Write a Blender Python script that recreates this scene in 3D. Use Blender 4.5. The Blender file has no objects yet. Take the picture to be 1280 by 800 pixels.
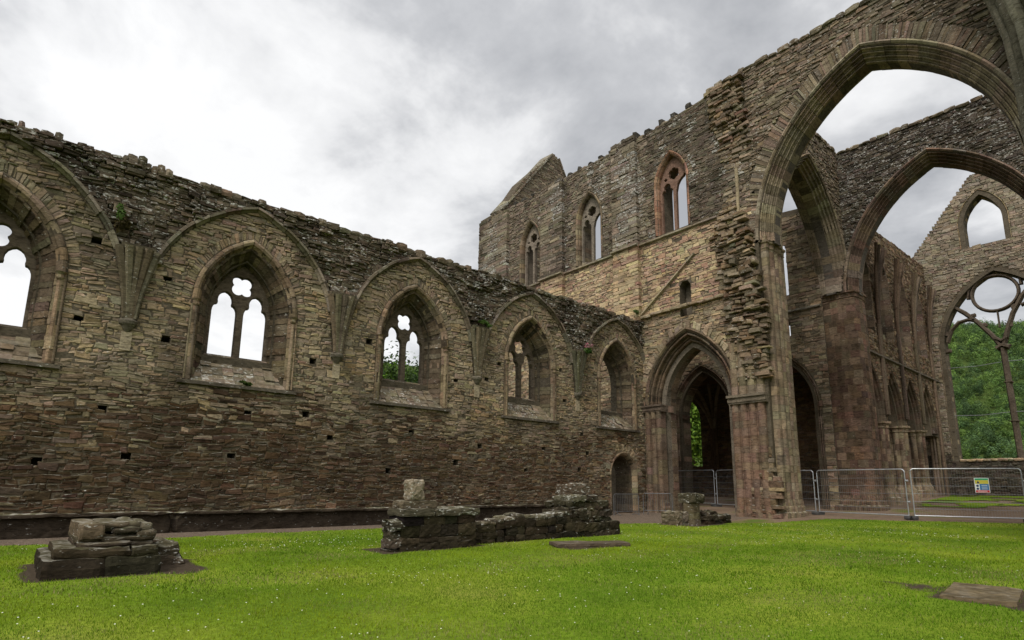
import bpy, math, random
import numpy as np
from mathutils import Matrix, Vector
R_ = math.radians
rng = np.random.default_rng(7)
random.seed(7)
scn = bpy.context.scene
COL = bpy.data.collections.new('abbey'); scn.collection.children.link(COL)

# ------------------------------------------------------------------ noise
def _hash(ix, iy, iz, seed):
    n = (ix*374761393 + iy*668265263 + iz*2147483647*3 + seed*1274126177) & 0xffffffff
    n = ((n ^ (n >> 13))*1274126177) & 0xffffffff
    return ((n ^ (n >> 16)) & 0xffff)/65535.0
def vnoise(x, y, z=0.0, seed=0):
    x = np.asarray(x, float); y = np.asarray(y, float); z = np.asarray(z, float)+0*x
    ix = np.floor(x).astype(np.int64); iy = np.floor(y).astype(np.int64); iz = np.floor(z).astype(np.int64)
    fx, fy, fz = x-ix, y-iy, z-iz
    fx = fx*fx*(3-2*fx); fy = fy*fy*(3-2*fy); fz = fz*fz*(3-2*fz)
    def h(a, b, c): return _hash(ix+a, iy+b, iz+c, seed)
    l = lambda a, b, t: a+(b-a)*t
    return l(l(l(h(0,0,0), h(1,0,0), fx), l(h(0,1,0), h(1,1,0), fx), fy),
             l(l(h(0,0,1), h(1,0,1), fx), l(h(0,1,1), h(1,1,1), fx), fy), fz)
def fbm(x, y, z=0.0, seed=0, o=3):
    s = 0; a = .5; t = 0
    for k in range(o):
        s = s+a*vnoise(np.asarray(x)*2**k, np.asarray(y)*2**k, np.asarray(z)*2**k, seed+k); t += a; a *= .5
    return s/t

# ------------------------------------------------------------------ mesh builder
class MB:
    def __init__(s): s.v = []; s.f = []; s.n = []; s.c = []; s.k = 0
    def add(s, verts, faces, col):
        """verts (n,3); faces (m,q) int array; col (4,) or (m,4)"""
        verts = np.asarray(verts, float); faces = np.asarray(faces, np.int64)
        if len(faces) == 0: return
        s.v.append(verts); s.f.append((faces+s.k).ravel()); s.n.append(np.full(len(faces), faces.shape[1], np.int64))
        col = np.asarray(col, float)
        if col.ndim == 1: col = np.tile(col, (len(faces), 1))
        if col.shape[1] == 3: col = np.hstack([col, np.zeros((len(col), 1))])
        s.c.append(col); s.k += len(verts)
    def build(s, name, mat, parent=None, smooth=False):
        me = bpy.data.meshes.new(name)
        v = np.concatenate(s.v); f = np.concatenate(s.f); n = np.concatenate(s.n); c = np.concatenate(s.c)
        me.vertices.add(len(v)); me.vertices.foreach_set('co', v.ravel().astype(np.float32))
        me.loops.add(len(f)); me.loops.foreach_set('vertex_index', f.astype(np.int32))
        me.polygons.add(len(n)); st = np.concatenate([[0], np.cumsum(n)[:-1]])
        me.polygons.foreach_set('loop_start', st.astype(np.int32))
        me.update(calc_edges=True)
        a = me.attributes.new('col', 'FLOAT_COLOR', 'FACE'); a.data.foreach_set('color', c.ravel().astype(np.float32))
        me.polygons.foreach_set('use_smooth', np.full(len(n), smooth, bool))
        me.materials.append(mat)
        return link(name, me, parent)
def link(name, me, parent=None):
    o = bpy.data.objects.new(name, me); COL.objects.link(o)
    if parent is not None:
        o.parent = parent
        o.matrix_parent_inverse = Matrix.Translation(-parent.location) if parent.type == 'EMPTY' else Matrix.Identity(4)
    return o
def thing(name, label, cat, loc, group=None):
    o = bpy.data.objects.new(name, None); COL.objects.link(o); o.location = loc
    o.empty_display_size = .3
    return tag(o, label, cat, group, 'thing')
def tag(o, label=None, cat=None, group=None, kind=None):
    if label: o['label'] = label
    if cat: o['category'] = cat
    if group: o['group'] = group
    if kind: o['kind'] = kind
    return o

class Frame:
    def __init__(s, O, U):
        s.O = np.array(O, float); s.U = np.array(U, float); s.N = np.cross(s.U, [0, 0, 1.])
    def p(s, u, z, d):
        u = np.asarray(u, float)[..., None]; z = np.asarray(z, float)[..., None]; d = np.asarray(d, float)[..., None]
        return s.O+u*s.U+z*np.array([0, 0, 1.])+d*s.N

# ------------------------------------------------------------------ materials
def newmat(name):
    m = bpy.data.materials.new(name); m.use_nodes = True
    nt = m.node_tree; nt.nodes.clear()
    out = nt.nodes.new('ShaderNodeOutputMaterial'); b = nt.nodes.new('ShaderNodeBsdfPrincipled')
    nt.links.new(b.outputs[0], out.inputs[0]); b.inputs['Specular IOR Level'].default_value = .06
    return m, nt, b
def N(nt, t, **k):
    n = nt.nodes.new(t)
    for a, v in k.items():
        if a in n.inputs: n.inputs[a].default_value = v
        else: setattr(n, a, v)
    return n
def ramp(nt, src, pts):
    r = nt.nodes.new('ShaderNodeValToRGB'); el = r.color_ramp.elements
    while len(el) < len(pts): el.new(.5)
    for e, (p, c) in zip(el, pts):
        e.position = p; e.color = c if len(c) == 4 else (*c, 1)
    nt.links.new(src, r.inputs[0]); return r
def mixc(nt, fac, a, b, mode='MIX'):
    m = nt.nodes.new('ShaderNodeMix'); m.data_type = 'RGBA'; m.blend_type = mode
    for s, v in ((0, fac), (6, a), (7, b)):
        if isinstance(v, bpy.types.NodeSocket): nt.links.new(v, m.inputs[s])
        elif isinstance(v, (int, float)): m.inputs[s].default_value = v
        else: m.inputs[s].default_value = (*v, 1)
    return m.outputs[2]
def math_(nt, op, a, b=None):
    m = nt.nodes.new('ShaderNodeMath'); m.operation = op
    for i, v in enumerate((a, b)):
        if v is None: continue
        if isinstance(v, bpy.types.NodeSocket): nt.links.new(v, m.inputs[i])
        else: m.inputs[i].default_value = v
    return m.outputs[0]
def stone_material(name, bump=.6, bscale=9.0, moss=.75):
    m, nt, b = newmat(name)
    b.inputs['Roughness'].default_value = .93
    at = N(nt, 'ShaderNodeAttribute', attribute_name='col')
    geo = nt.nodes.new('ShaderNodeNewGeometry')
    mp = N(nt, 'ShaderNodeMapping'); mp.inputs['Scale'].default_value = (1, 1, 2.8); nt.links.new(geo.outputs['Position'], mp.inputs[0])
    n1 = N(nt, 'ShaderNodeTexNoise', Scale=1.1, Detail=6.0, Roughness=.62); nt.links.new(geo.outputs['Position'], n1.inputs[0])
    n2 = N(nt, 'ShaderNodeTexNoise', Scale=bscale, Detail=7.0, Roughness=.7); nt.links.new(mp.outputs[0], n2.inputs[0])
    v1 = ramp(nt, n1.outputs[0], [(.3, (.68, .66, .63)), (.52, (1, 1, 1)), (.72, (1.2, 1.18, 1.13))])
    v2 = ramp(nt, n2.outputs[0], [(.30, (.5, .5, .5)), (.5, (1, 1, 1)), (.70, (1.42, 1.4, 1.35))])
    c = mixc(nt, 1., at.outputs['Color'], v1.outputs[0], 'MULTIPLY')
    c = mixc(nt, 1., c, v2.outputs[0], 'MULTIPLY')
    # pale crust lichen, amount in the attribute's alpha
    n3 = N(nt, 'ShaderNodeTexNoise', Scale=3.6, Detail=7.0, Roughness=.78); nt.links.new(mp.outputs[0], n3.inputs[0])
    th = math_(nt, 'SUBTRACT', .78, math_(nt, 'MULTIPLY', at.outputs['Alpha'], .30))
    lf = math_(nt, 'MULTIPLY', math_(nt, 'SUBTRACT', n3.outputs[0], th), 14.0)
    lf.node.use_clamp = True
    c = mixc(nt, math_(nt, 'MULTIPLY', lf, .8), c, (.46, .45, .40))
    n5 = N(nt, 'ShaderNodeTexNoise', Scale=7.5, Detail=3.0, Roughness=.6); nt.links.new(mp.outputs[0], n5.inputs[0])
    s5 = math_(nt, 'MULTIPLY', math_(nt, 'SUBTRACT', n5.outputs[0], math_(nt, 'SUBTRACT', .69, math_(nt, 'MULTIPLY', at.outputs['Alpha'], .20))), 11.); s5.node.use_clamp = True
    c = mixc(nt, math_(nt, 'MULTIPLY', s5, .75), c, (.56, .55, .50))
    n6 = N(nt, 'ShaderNodeTexNoise', Scale=2.6, Detail=5.0, Roughness=.65); nt.links.new(mp.outputs[0], n6.inputs[0])
    v6 = ramp(nt, n6.outputs[0], [(.34, (.42, .40, .38)), (.46, (1, 1, 1))]); c = mixc(nt, .8, c, v6.outputs[0], 'MULTIPLY')
    # moss and pale growth on upward faces
    sx = nt.nodes.new('ShaderNodeSeparateXYZ'); nt.links.new(geo.outputs['Normal'], sx.inputs[0])
    up = math_(nt, 'MULTIPLY', math_(nt, 'SUBTRACT', sx.outputs[2], .55), 2.5); up.node.use_clamp = True
    n4 = N(nt, 'ShaderNodeTexNoise', Scale=5.0, Detail=4.0); nt.links.new(geo.outputs['Position'], n4.inputs[0])
    mc = ramp(nt, n4.outputs[0], [(.35, (.05, .055, .02)), (.5, (.17, .155, .10)), (.62, (.40, .385, .32))])
    c = mixc(nt, math_(nt, 'MULTIPLY', up, moss), c, mc.outputs[0])
    nt.links.new(c, b.inputs['Base Color'])
    bp = N(nt, 'ShaderNodeBump', Strength=bump, Distance=.03)
    nt.links.new(n2.outputs[0], bp.inputs['Height']); nt.links.new(bp.outputs[0], b.inputs['Normal'])
    return m
def plain_material(name, col, rough=.6, metal=0., var=.25, scale=6., bump=0.):
    m, nt, b = newmat(name)
    b.inputs['Roughness'].default_value = rough; b.inputs['Metallic'].default_value = metal
    geo = nt.nodes.new('ShaderNodeNewGeometry')
    n = N(nt, 'ShaderNodeTexNoise', Scale=scale, Detail=5.0); nt.links.new(geo.outputs['Position'], n.inputs[0])
    r = ramp(nt, n.outputs[0], [(.3, tuple(x*(1-var) for x in col)), (.7, tuple(min(1, x*(1+var)) for x in col))])
    nt.links.new(r.outputs[0], b.inputs['Base Color'])
    if bump:
        bp = N(nt, 'ShaderNodeBump', Strength=bump, Distance=.03); nt.links.new(n.outputs[0], bp.inputs['Height']); nt.links.new(bp.outputs[0], b.inputs['Normal'])
    return m
def attr_material(name, rough=.8, sub=0., spec=.2, scale=3., lo=.75, hi=1.25):
    m, nt, b = newmat(name)
    b.inputs['Roughness'].default_value = rough; b.inputs['Specular IOR Level'].default_value = spec
    at = N(nt, 'ShaderNodeAttribute', attribute_name='col')
    geo = nt.nodes.new('ShaderNodeNewGeometry')
    n = N(nt, 'ShaderNodeTexNoise', Scale=scale, Detail=3.0); nt.links.new(geo.outputs['Position'], n.inputs[0])
    r = ramp(nt, n.outputs[0], [(.3, (lo, lo, lo)), (.7, (hi, hi, hi))])
    c = mixc(nt, 1., at.outputs['Color'], r.outputs[0], 'MULTIPLY')
    if sub:
        tr = nt.nodes.new('ShaderNodeBsdfTranslucent'); nt.links.new(c, tr.inputs[0])
        ms = N(nt, 'ShaderNodeMixShader'); ms.inputs[0].default_value = sub
        nt.links.new(b.outputs[0], ms.inputs[1]); nt.links.new(tr.outputs[0], ms.inputs[2])
        out = [x for x in nt.nodes if x.type == 'OUTPUT_MATERIAL'][0]; nt.links.new(ms.outputs[0], out.inputs[0])
    nt.links.new(c, b.inputs['Base Color'])
    return m
STONE = stone_material('rubble_stone', .7, 9.)
ASHLAR = stone_material('ashlar_stone', .5, 6., .25)
METAL = plain_material('galvanised_steel', (.42, .43, .44), .42, .7, .15)
WIRE = plain_material('fence_wire', (.22, .225, .23), .5, .6, .1)
RUBBER = plain_material('fence_block', (.07, .068, .065), .9, 0, .3)
LEAF = attr_material('leaf', .6, .35, .12)
BARK = plain_material('bark', (.09, .07, .05), .95, 0, .4, 8., .6)
BLADE = attr_material('grass_blade', .8, .3, .05, 1.2, .75, 1.25)
PETAL = attr_material('petal', .7, .2)

# ------------------------------------------------------------------ colours
def pick(pal, n, var=.16, lichen=(0, .1)):
    pal = np.array(pal); i = rng.integers(0, len(pal), n)
    pm = pal.mean(0); c = 1.3*(pm+.62*(pal[i]-pm))*(1+rng.normal(0, var, (n, 1)))*(1+rng.normal(0, .04, (n, 3)))
    l = rng.uniform(lichen[0], lichen[1], (n, 1))
    c = c*np.array([1.05, .985, .895])
    return np.hstack([np.clip(c, .012, .8), l])
TAN = [(.188, .157, .113), (.22, .181, .125), (.165, .142, .108), (.23, .185, .122), (.20, .166, .121), (.147, .13, .105), (.178, .144, .112)]
GREY = [(.105, .09, .07), (.09, .076, .058), (.125, .107, .083), (.075, .063, .048), (.115, .09, .067), (.15, .13, .10)]
BROWN = [(.115, .08, .05), (.095, .064, .042), (.132, .096, .062), (.115, .07, .048), (.076, .055, .04), (.145, .104, .06), (.11, .086, .064)]
RED = [(.135, .09, .066), (.12, .082, .06), (.15, .103, .076), (.11, .085, .064), (.14, .113, .083)]
PALE = [(.27, .225, .155), (.30, .25, .17), (.24, .195, .14), (.25, .19, .14), (.33, .26, .16), (.22, .155, .12)]
PIERC = [(.165, .137, .10), (.14, .115, .084), (.185, .155, .112), (.15, .117, .087), (.128, .107, .08), (.17, .135, .10)]
DARKR = [(.072, .051, .038), (.06, .045, .035), (.088, .062, .046), (.05, .04, .032), (.105, .074, .055)]
BLACK = [(.042, .037, .032), (.055, .047, .04), (.034, .03, .027), (.07, .06, .05), (.05, .042, .034)]
MORTAR = (.10, .082, .058, .0)

# ------------------------------------------------------------------ stones
def quad_stones(mb, F, q, proud, cols, gap=.004, bev=.022, base=-.04, jit=.02):
    """q (n,4,2) counter-clockwise corners in (u,z)"""
    n = len(q)
    if n == 0: return
    c = q.mean(1, keepdims=True); e = q-c
    L = np.linalg.norm(e, axis=2, keepdims=True)+1e-6
    sz = np.minimum(np.linalg.norm(q[:, 1]-q[:, 0], axis=1), np.linalg.norm(q[:, 3]-q[:, 0], axis=1))[:, None, None]
    g = np.minimum(gap, sz*.12); bv = np.minimum(bev, sz*.25)
    j = rng.normal(0, 1, (n, 4, 2))*np.minimum(jit, sz*.13)
    q0 = c+e*(1-g*1.4/L)+j; q1 = c+e*(1-(g+bv)*1.4/L)+j
    pr = np.asarray(proud).reshape(n, 1)*np.ones((1, 4))
    t = rng.normal(0, .008, (n, 4))
    v = np.concatenate([F.p(q0[..., 0], q0[..., 1], np.full((n, 4), base)),
                        F.p(q0[..., 0], q0[..., 1], pr-np.minimum(bev, .6*np.abs(pr)+.01)+t),
                        F.p(q1[..., 0], q1[..., 1], pr+t)], 1).reshape(-1, 3)
    fl = []
    for k in range(4):
        k2 = (k+1) % 4
        fl += [[k, k2, 4+k2, 4+k], [4+k, 4+k2, 8+k2, 8+k]]
    fl.append([8, 9, 10, 11])
    fl = np.array(fl)
    f = (np.arange(n)[:, None, None]*12+fl[None]).reshape(-1, 4)
    mb.add(v, f, np.repeat(cols, len(fl), 0))
def courses(F, mb, u0, u1, z0, z1, solid, colfn, h=(.08, .17), w=(.2, .65), proud=(.0, .055), proudfn=None, warp=.05, seed=1, gap=.005, tall=.1):
    z = z0; Q = []
    while z < z1-.02:
        hh = min(rng.uniform(*h), z1-z)
        us = np.arange(u0, u1+.001, .03); zm = np.full_like(us, z+hh/2)
        ok = solid(us, zm)
        d = np.diff(np.concatenate([[0], ok.astype(int), [0]])); s = np.where(d == 1)[0]; e = np.where(d == -1)[0]
        for a, b in zip(s, e):
            ua, ub = us[a]-.01, us[min(b, len(us)-1)]
            if ub-ua < .05: continue
            u = ua
            while u < ub-.03:
                ww = rng.uniform(*w)*(1 if rng.random() > .25 else .5)
                if ub-u-ww < w[0]*.6: ww = ub-u
                top = z+hh
                r = rng.random()
                if r < .16 and hh > .09:
                    m = z+hh*rng.uniform(.35, .65)
                    Q.append((u, u+ww, z, m)); Q.append((u, u+ww, m, top))
                else:
                    if r > 1-tall and ww > .25: top = min(z1, top+hh*.6)
                    Q.append((u, u+ww, z, top))
                u += ww
        z += hh
    Q = np.array(Q)
    if len(Q) == 0: return
    q = np.stack([Q[:, [0, 2]], Q[:, [1, 2]], Q[:, [1, 3]], Q[:, [0, 3]]], 1)
    if warp:
        q[..., 1] += (fbm(q[..., 0]*.55, q[..., 1]*.8, 0, seed)-.5)*2*warp
        q[..., 1] += (vnoise(q[..., 0]*2.3, q[..., 1]*3., 0, seed+9)-.5)*warp*1.4
    uc = (Q[:, 0]+Q[:, 1])/2; zc = (Q[:, 2]+Q[:, 3])/2
    p = rng.uniform(proud[0], proud[1], len(Q))
    if proudfn is not None: p = p+proudfn(uc, zc)
    quad_stones(mb, F, q, p, colfn(uc, zc), gap=gap)
def plate(name, F, outer, holes, d0, d1, mat, parent, col, bevel=0., hidden=None):
    cu = bpy.data.curves.new(name+'_c', 'CURVE'); cu.dimensions = '2D'; cu.fill_mode = 'BOTH'
    for poly in [outer]+list(holes):
        sp = cu.splines.new('POLY'); sp.points.add(len(poly)-1)
        for p, (x, y) in zip(sp.points, poly): p.co = (x, y, 0, 1)
        sp.use_cyclic_u = True
    cu.extrude = abs(d1-d0)/2-bevel; cu.bevel_depth = bevel; cu.bevel_resolution = 1
    if bevel: cu.offset = -bevel
    ob = bpy.data.objects.new(name+'_c', cu); scn.collection.objects.link(ob)
    dg = bpy.context.evaluated_depsgraph_get(); dg.update()
    me = bpy.data.meshes.new_from_object(ob.evaluated_get(dg))
    bpy.data.objects.remove(ob); 
    n = len(me.vertices); co = np.empty(n*3, np.float32); me.vertices.foreach_get('co', co); co = co.reshape(-1, 3)
    w = F.p(co[:, 0], co[:, 1], co[:, 2]+(d0+d1)/2)
    me.vertices.foreach_set('co', w.astype(np.float32).ravel())
    me.polygons.foreach_set('use_smooth', np.zeros(len(me.polygons), bool))
    me.materials.clear(); me.materials.append(mat)
    a = me.attributes.new('col', 'FLOAT_COLOR', 'FACE')
    c = np.tile(np.array(col, np.float32), (len(me.polygons), 1)); a.data.foreach_set('color', c.ravel())
    me.update(); me.name = name
    return link(name, me, parent)

# ------------------------------------------------------------------ pointed arches
class Arch:
    def __init__(s, uc, a, zs, h, z0):
        s.uc, s.a, s.zs, s.h, s.z0 = uc, a, zs, h, z0
        s.r = (a*a+h*h)/(2*a); s.c = s.r-a
    def inside(s, u, z, o=0., z0=None):
        z0 = s.z0 if z0 is None else z0
        du = np.abs(u-s.uc)
        low = (z <= s.zs) & (du < s.a+o)
        high = (z > s.zs) & ((du+s.c)**2+(z-s.zs)**2 < (s.r+o)**2)
        return (low | high) & (z > z0)
    def pos(s, kind, t, o):
        if kind == 'jl': return s.uc-(s.a+o), t
        if kind == 'jr': return s.uc+(s.a+o), t
        ro = s.r+o; te = math.acos(max(-1, min(1, -s.c/ro))); th = math.pi+(te-math.pi)*t
        du = s.c+ro*math.cos(th); z = s.zs+ro*math.sin(th)
        return (s.uc+du, z) if kind == 'al' else (s.uc-du, z)
    def poly(s, o=0., n=14, z0=None):
        z0 = s.z0 if z0 is None else z0
        P = [s.pos('jl', z0, o)]+[s.pos('al', k/n, o) for k in range(n+1)]+[s.pos('ar', k/n, o) for k in range(n-1, -1, -1)]+[s.pos('jr', z0, o)]
        return P
    def blocks(s, blk, sides=('jl', 'al', 'ar', 'jr'), tmin=0.):
        B = []
        L = s.r*(math.pi-math.acos(max(-1, -s.c/s.r)))
        for k in sides:
            if k in ('jl', 'jr'):
                n = max(1, round((s.zs-s.z0)/blk))
                if s.zs-s.z0 < .02: continue
                e = np.linspace(s.z0, s.zs, n+1)
                if n > 2: e[1:-1] += rng.uniform(-.2, .2, n-1)*blk*.6
                b = [(k, e[i], e[i+1], 1) for i in range(n)]
            else:
                n = max(2, round(L*(1-tmin)/blk)); e = np.linspace(tmin, 1, n+1)
                b = [(k, e[i], e[i+1], max(1, round(L/blk/ n * 2))) for i in range(n)]
            B += b
        return B
def moulding(mb, F, A, prof, cols, blk=.4, sides=('jl', 'al', 'ar', 'jr'), jit=.006, tmin=0., d0=0., joint=.007):
    prof = np.array(prof, float); m = len(prof)
    if joint:   # mortar bed a little behind the stones, so that no joint is an open slit
        moulding(mb, F, A, prof+np.array([.016, -.016]), [(.05, .042, .032)], 1.2, sides, 0., tmin, d0, 0.)
    for (k, ta, tb, ns) in A.blocks(blk, sides, tmin):
        jo, jd = rng.normal(0, jit, 2)
        ns = max(ns, 2) if k[0] == 'a' else 1
        V = []
        for i in range(ns+1):
            jg = joint/(A.r*1.2) if k[0] == 'a' else joint
            t = ta+jg+(tb-ta-2*jg)*i/ns
            if k[0] == 'a': t = min(1, max(0, t))
            uz = np.array([A.pos(k, t, o+jo) for o in prof[:, 0]])
            V.append(F.p(uz[:, 0], uz[:, 1], prof[:, 1]+jd+d0))
        V = np.concatenate(V)
        f = []
        for i in range(ns):
            for j in range(m-1):
                q = [i*m+j, i*m+j+1, (i+1)*m+j+1, (i+1)*m+j]
                f.append(q if k in ('jl', 'al') else q[::-1])
        mb.add(V, f, pick(cols, 1, .17, (0, .3))[0])
def orders(W, D, n, start=0.):
    P = [(W, -.12), (W, start)]
    base = [(.10, 0), (.2, -.05), (.27, -.32), (.40, -.42), (.5, -.22), (.64, -.08), (.82, -.14), (.95, -.40), (.93, -.7), (1.0, -1.0)]
    for k in range(n):
        for x, y in base: P.append((W*(1-(k+x)/n), start+D*((k-y*1.0)/n)*-1 if False else start-D*(k/n)+y*D/n))
    return P
def radial_stones(mb, F, A, o0, o1, n, colfn, proud=(.0, .05), tmin=0., base=-.04):
    Q = []
    for k in ('al', 'ar'):
        e = np.linspace(tmin, 1, n+1); e[1:-1] += rng.uniform(-.3, .3, n-1)*(1-tmin)/n
        for i in range(n):
            oo = o1+rng.uniform(-.12, .06)*(o1-o0)
            a = A.pos(k, e[i], o0); b = A.pos(k, e[i], oo); c = A.pos(k, e[i+1], oo); d = A.pos(k, e[i+1], o0)
            Q.append([a, d, c, b] if k == 'al' else [d, a, b, c])
    Q = np.array(Q, float)
    # ensure counter-clockwise
    x, y = Q[..., 0], Q[..., 1]; ar = (x*np.roll(y, -1, 1)-np.roll(x, -1, 1)*y).sum(1)
    Q[ar < 0] = Q[ar < 0][:, ::-1]
    quad_stones(mb, F, Q, rng.uniform(proud[0], proud[1], len(Q)), colfn(Q[..., 0].mean(1), Q[..., 1].mean(1)), base=base)

# ------------------------------------------------------------------ other solids
def hewn(mb, c, size, rz=0., col=(.1, .08, .06, .3), seg=(3, 3, 2), noise=.04, round_=.25, seed=None):
    """an irregular block of stone: subdivided box, rounded and roughened"""
    seed = int(rng.integers(0, 9999)) if seed is None else seed
    hx, hy, hz = [s/2 for s in size]; V = {}; vs = []; fs = []
    def vid(i, j, k):
        if (i, j, k) in V: return V[(i, j, k)]
        p = np.array([2*i/seg[0]-1, 2*j/seg[1]-1, 2*k/seg[2]-1])
        q = p.copy(); n = (abs(p) > .999).sum()
        if n >= 2: q = q*(1-round_*.12*(n-1))
        w = q*np.array([hx, hy, hz])
        V[(i, j, k)] = len(vs); vs.append(w); return len(vs)-1
    a, b, d = seg
    for i in range(a):
        for j in range(b):
            fs.append([vid(i, j, d), vid(i+1, j, d), vid(i+1, j+1, d), vid(i, j+1, d)])
            fs.append([vid(i, j, 0), vid(i, j+1, 0), vid(i+1, j+1, 0), vid(i+1, j, 0)])
    for i in range(a):
        for k in range(d):
            fs.append([vid(i, 0, k), vid(i+1, 0, k), vid(i+1, 0, k+1), vid(i, 0, k+1)])
            fs.append([vid(i, b, k), vid(i, b, k+1), vid(i+1, b, k+1), vid(i+1, b, k)])
    for j in range(b):
        for k in range(d):
            fs.append([vid(0, j, k), vid(0, j, k+1), vid(0, j+1, k+1), vid(0, j+1, k)])
            fs.append([vid(a, j, k), vid(a, j+1, k), vid(a, j+1, k+1), vid(a, j, k+1)])
    v = np.array(vs); s = 2.2
    off = np.stack([vnoise(v[:, 0]*s/.5, v[:, 1]*s/.5, v[:, 2]*s/.5, seed+t)-.5+.55*(vnoise(v[:, 0]*11, v[:, 1]*11, v[:, 2]*14, seed+t+3)-.5) for t in range(3)], 1)*2*noise
    v = v+off; cr, sr = math.cos(rz), math.sin(rz)
    v = np.stack([v[:, 0]*cr-v[:, 1]*sr, v[:, 0]*sr+v[:, 1]*cr, v[:, 2]], 1)+np.array(c)
    mb.add(v, fs, col)
def tube(mb, pts, r, col, n=8, caps=True):
    pts = np.array(pts, float); m = len(pts); r = np.ones(m)*r
    V = []
    for i in range(m):
        t = pts[min(i+1, m-1)]-pts[max(i-1, 0)]; t /= np.linalg.norm(t)+1e-9
        a = np.cross(t, [0, 0, 1.]) if abs(t[2]) < .95 else np.cross(t, [1., 0, 0]); a /= np.linalg.norm(a); b = np.cross(t, a)
        th = np.arange(n)*2*math.pi/n
        V.append(pts[i]+r[i]*(np.cos(th)[:, None]*a+np.sin(th)[:, None]*b))
    V = np.concatenate(V); f = []
    for i in range(m-1):
        for j in range(n): f.append([i*n+j, (i+1)*n+j, (i+1)*n+(j+1) % n, i*n+(j+1) % n])
    mb.add(V, f, col)
    if caps:
        mb.add(V[:n], [list(range(n))], col); mb.add(V[-n:], [list(range(n))[::-1]], col)
def column(mb, plan, z0, z1, cols, course=.38, blockn=3, jit=.006, lichen=(0, .2), scale=None, top=True):
    """vertical shaft of coursed ashlar from a closed plan polygon (ccw)"""
    plan = np.array(plan, float); m = len(plan); cen = plan.mean(0)
    nrow = max(1, round((z1-z0)/course)); e = np.linspace(z0, z1, nrow+1)
    if nrow > 2: e[1:-1] += rng.uniform(-.25, .25, nrow-1)*course*.5
    for i in range(nrow):
        off = rng.integers(0, blockn); nb = m//blockn+2; bc = pick(cols, nb, .13, lichen)
        s = 1+rng.normal(0, jit)
        p = cen+(plan-cen)*s
        if scale is not None:
            pa = cen+(plan-cen)*s*scale(e[i]); pb = cen+(plan-cen)*s*scale(e[i+1])
        else: pa = pb = p
        V = np.concatenate([np.c_[pa, np.full(m, e[i]+.006)], np.c_[pb, np.full(m, e[i+1]-.006)]])
        f = [[j, (j+1) % m, m+(j+1) % m, m+j] for j in range(m)]
        mb.add(V, f, bc[((np.arange(m)+off)//blockn) % nb])
    if top: mb.add(np.c_[plan, np.full(m, z1)], [list(range(m))], pick(cols, 1)[0])
def shafted_plan(cx, cy, r, lobes=8, depth=.16, n=72, sq=0., rot=0.):
    th = np.arange(n)*2*math.pi/n
    k = np.abs(np.cos(th*lobes/2+rot))
    rr = r*(1-depth*(1-k)**1.2)
    if sq: rr = rr/np.maximum(np.abs(np.cos(th)), np.abs(np.sin(th)))**sq
    return np.c_[cx+rr*np.cos(th), cy+rr*np.sin(th)]
def lathe_band(mb, plan, zs, scl, cols):
    plan = np.array(plan); m = len(plan); cen = plan.mean(0); V = []; f = []
    for z, s in zip(zs, scl): V.append(np.c_[cen+(plan-cen)*s, np.full(m, z)])
    for i in range(len(zs)-1):
        for j in range(m): f.append([i*m+j, i*m+(j+1) % m, (i+1)*m+(j+1) % m, (i+1)*m+j])
    mb.add(np.concatenate(V), f, pick(cols, len(f), .06))
    mb.add(V[-1], [list(range(m))], pick(cols, 1)[0])
def stroke(mb, F, pts, w, d0, d1, col, cap=True):
    """bar of rectangular section following a polyline in the wall plane, edges chamfered"""
    P = np.array(pts, float); m = len(P); T = np.gradient(P, axis=0); T /= np.linalg.norm(T, axis=1)[:, None]+1e-9
    Nn = np.c_[-T[:, 1], T[:, 0]]; w = np.ones(m)*w
    sec = [(1, d1+.25*(d0-d1)), (.45, d0), (-.45, d0), (-1, d1+.25*(d0-d1)), (-1, d1), (1, d1)]; k = len(sec)
    V = np.concatenate([F.p(P[i, 0]+Nn[i, 0]*w[i]*np.array([s[0] for s in sec]), P[i, 1]+Nn[i, 1]*w[i]*np.array([s[0] for s in sec]), np.array([s[1] for s in sec])) for i in range(m)])
    f = [[i*k+j, i*k+(j+1) % k, (i+1)*k+(j+1) % k, (i+1)*k+j] for i in range(m-1) for j in range(k)]
    mb.add(V, f, col)
    if cap: mb.add(V[:k], [list(range(k))], col); mb.add(V[-k:], [list(range(k))[::-1]], col)
def box(mb, F, u0, u1, z0, z1, d0, d1, col):
    P = F.p(np.array([u0, u1, u1, u0, u0, u1, u1, u0]), np.array([z0, z0, z1, z1]*2), np.array([d0]*4+[d1]*4))
    mb.add(P, [[3, 2, 1, 0], [4, 5, 6, 7], [0, 1, 5, 4], [1, 2, 6, 5], [2, 3, 7, 6], [3, 0, 4, 7]], col)
def circ(cu, cz, r, n=20, ph=0.): return [(cu+r*math.cos(ph+2*math.pi*k/n), cz+r*math.sin(ph+2*math.pi*k/n)) for k in range(n)]
def foil(cu, cz, d, r, lobes, ph, n=10):
    P = []
    for L in range(lobes):
        for k in range(n):
            x = (k/n-.5)*2*math.pi/lobes
            q = d*math.cos(x)+math.sqrt(max(r*r-(d*math.sin(x))**2, 0)); a = ph+2*math.pi*L/lobes+x
            P.append((cu+q*math.cos(a), cz+q*math.sin(a)))
    return P
def lancet_trefoil(cu, z0, zs, w, h, ragged=0.):
    pr = [(1, 0), (1.0, .12), (.97, .25), (.88, .36), (.74, .43), (.60, .45), (.57, .53), (.60, .62), (.56, .75), (.42, .88), (.22, .96)]
    R = [(cu+x*w, zs+y*h) for x, y in pr]; L = [(cu-x*w, zs+y*h) for x, y in pr][::-1]
    return [(cu-w, z0), (cu+w, z0)]+R+[(cu, zs+h)]+L

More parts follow.
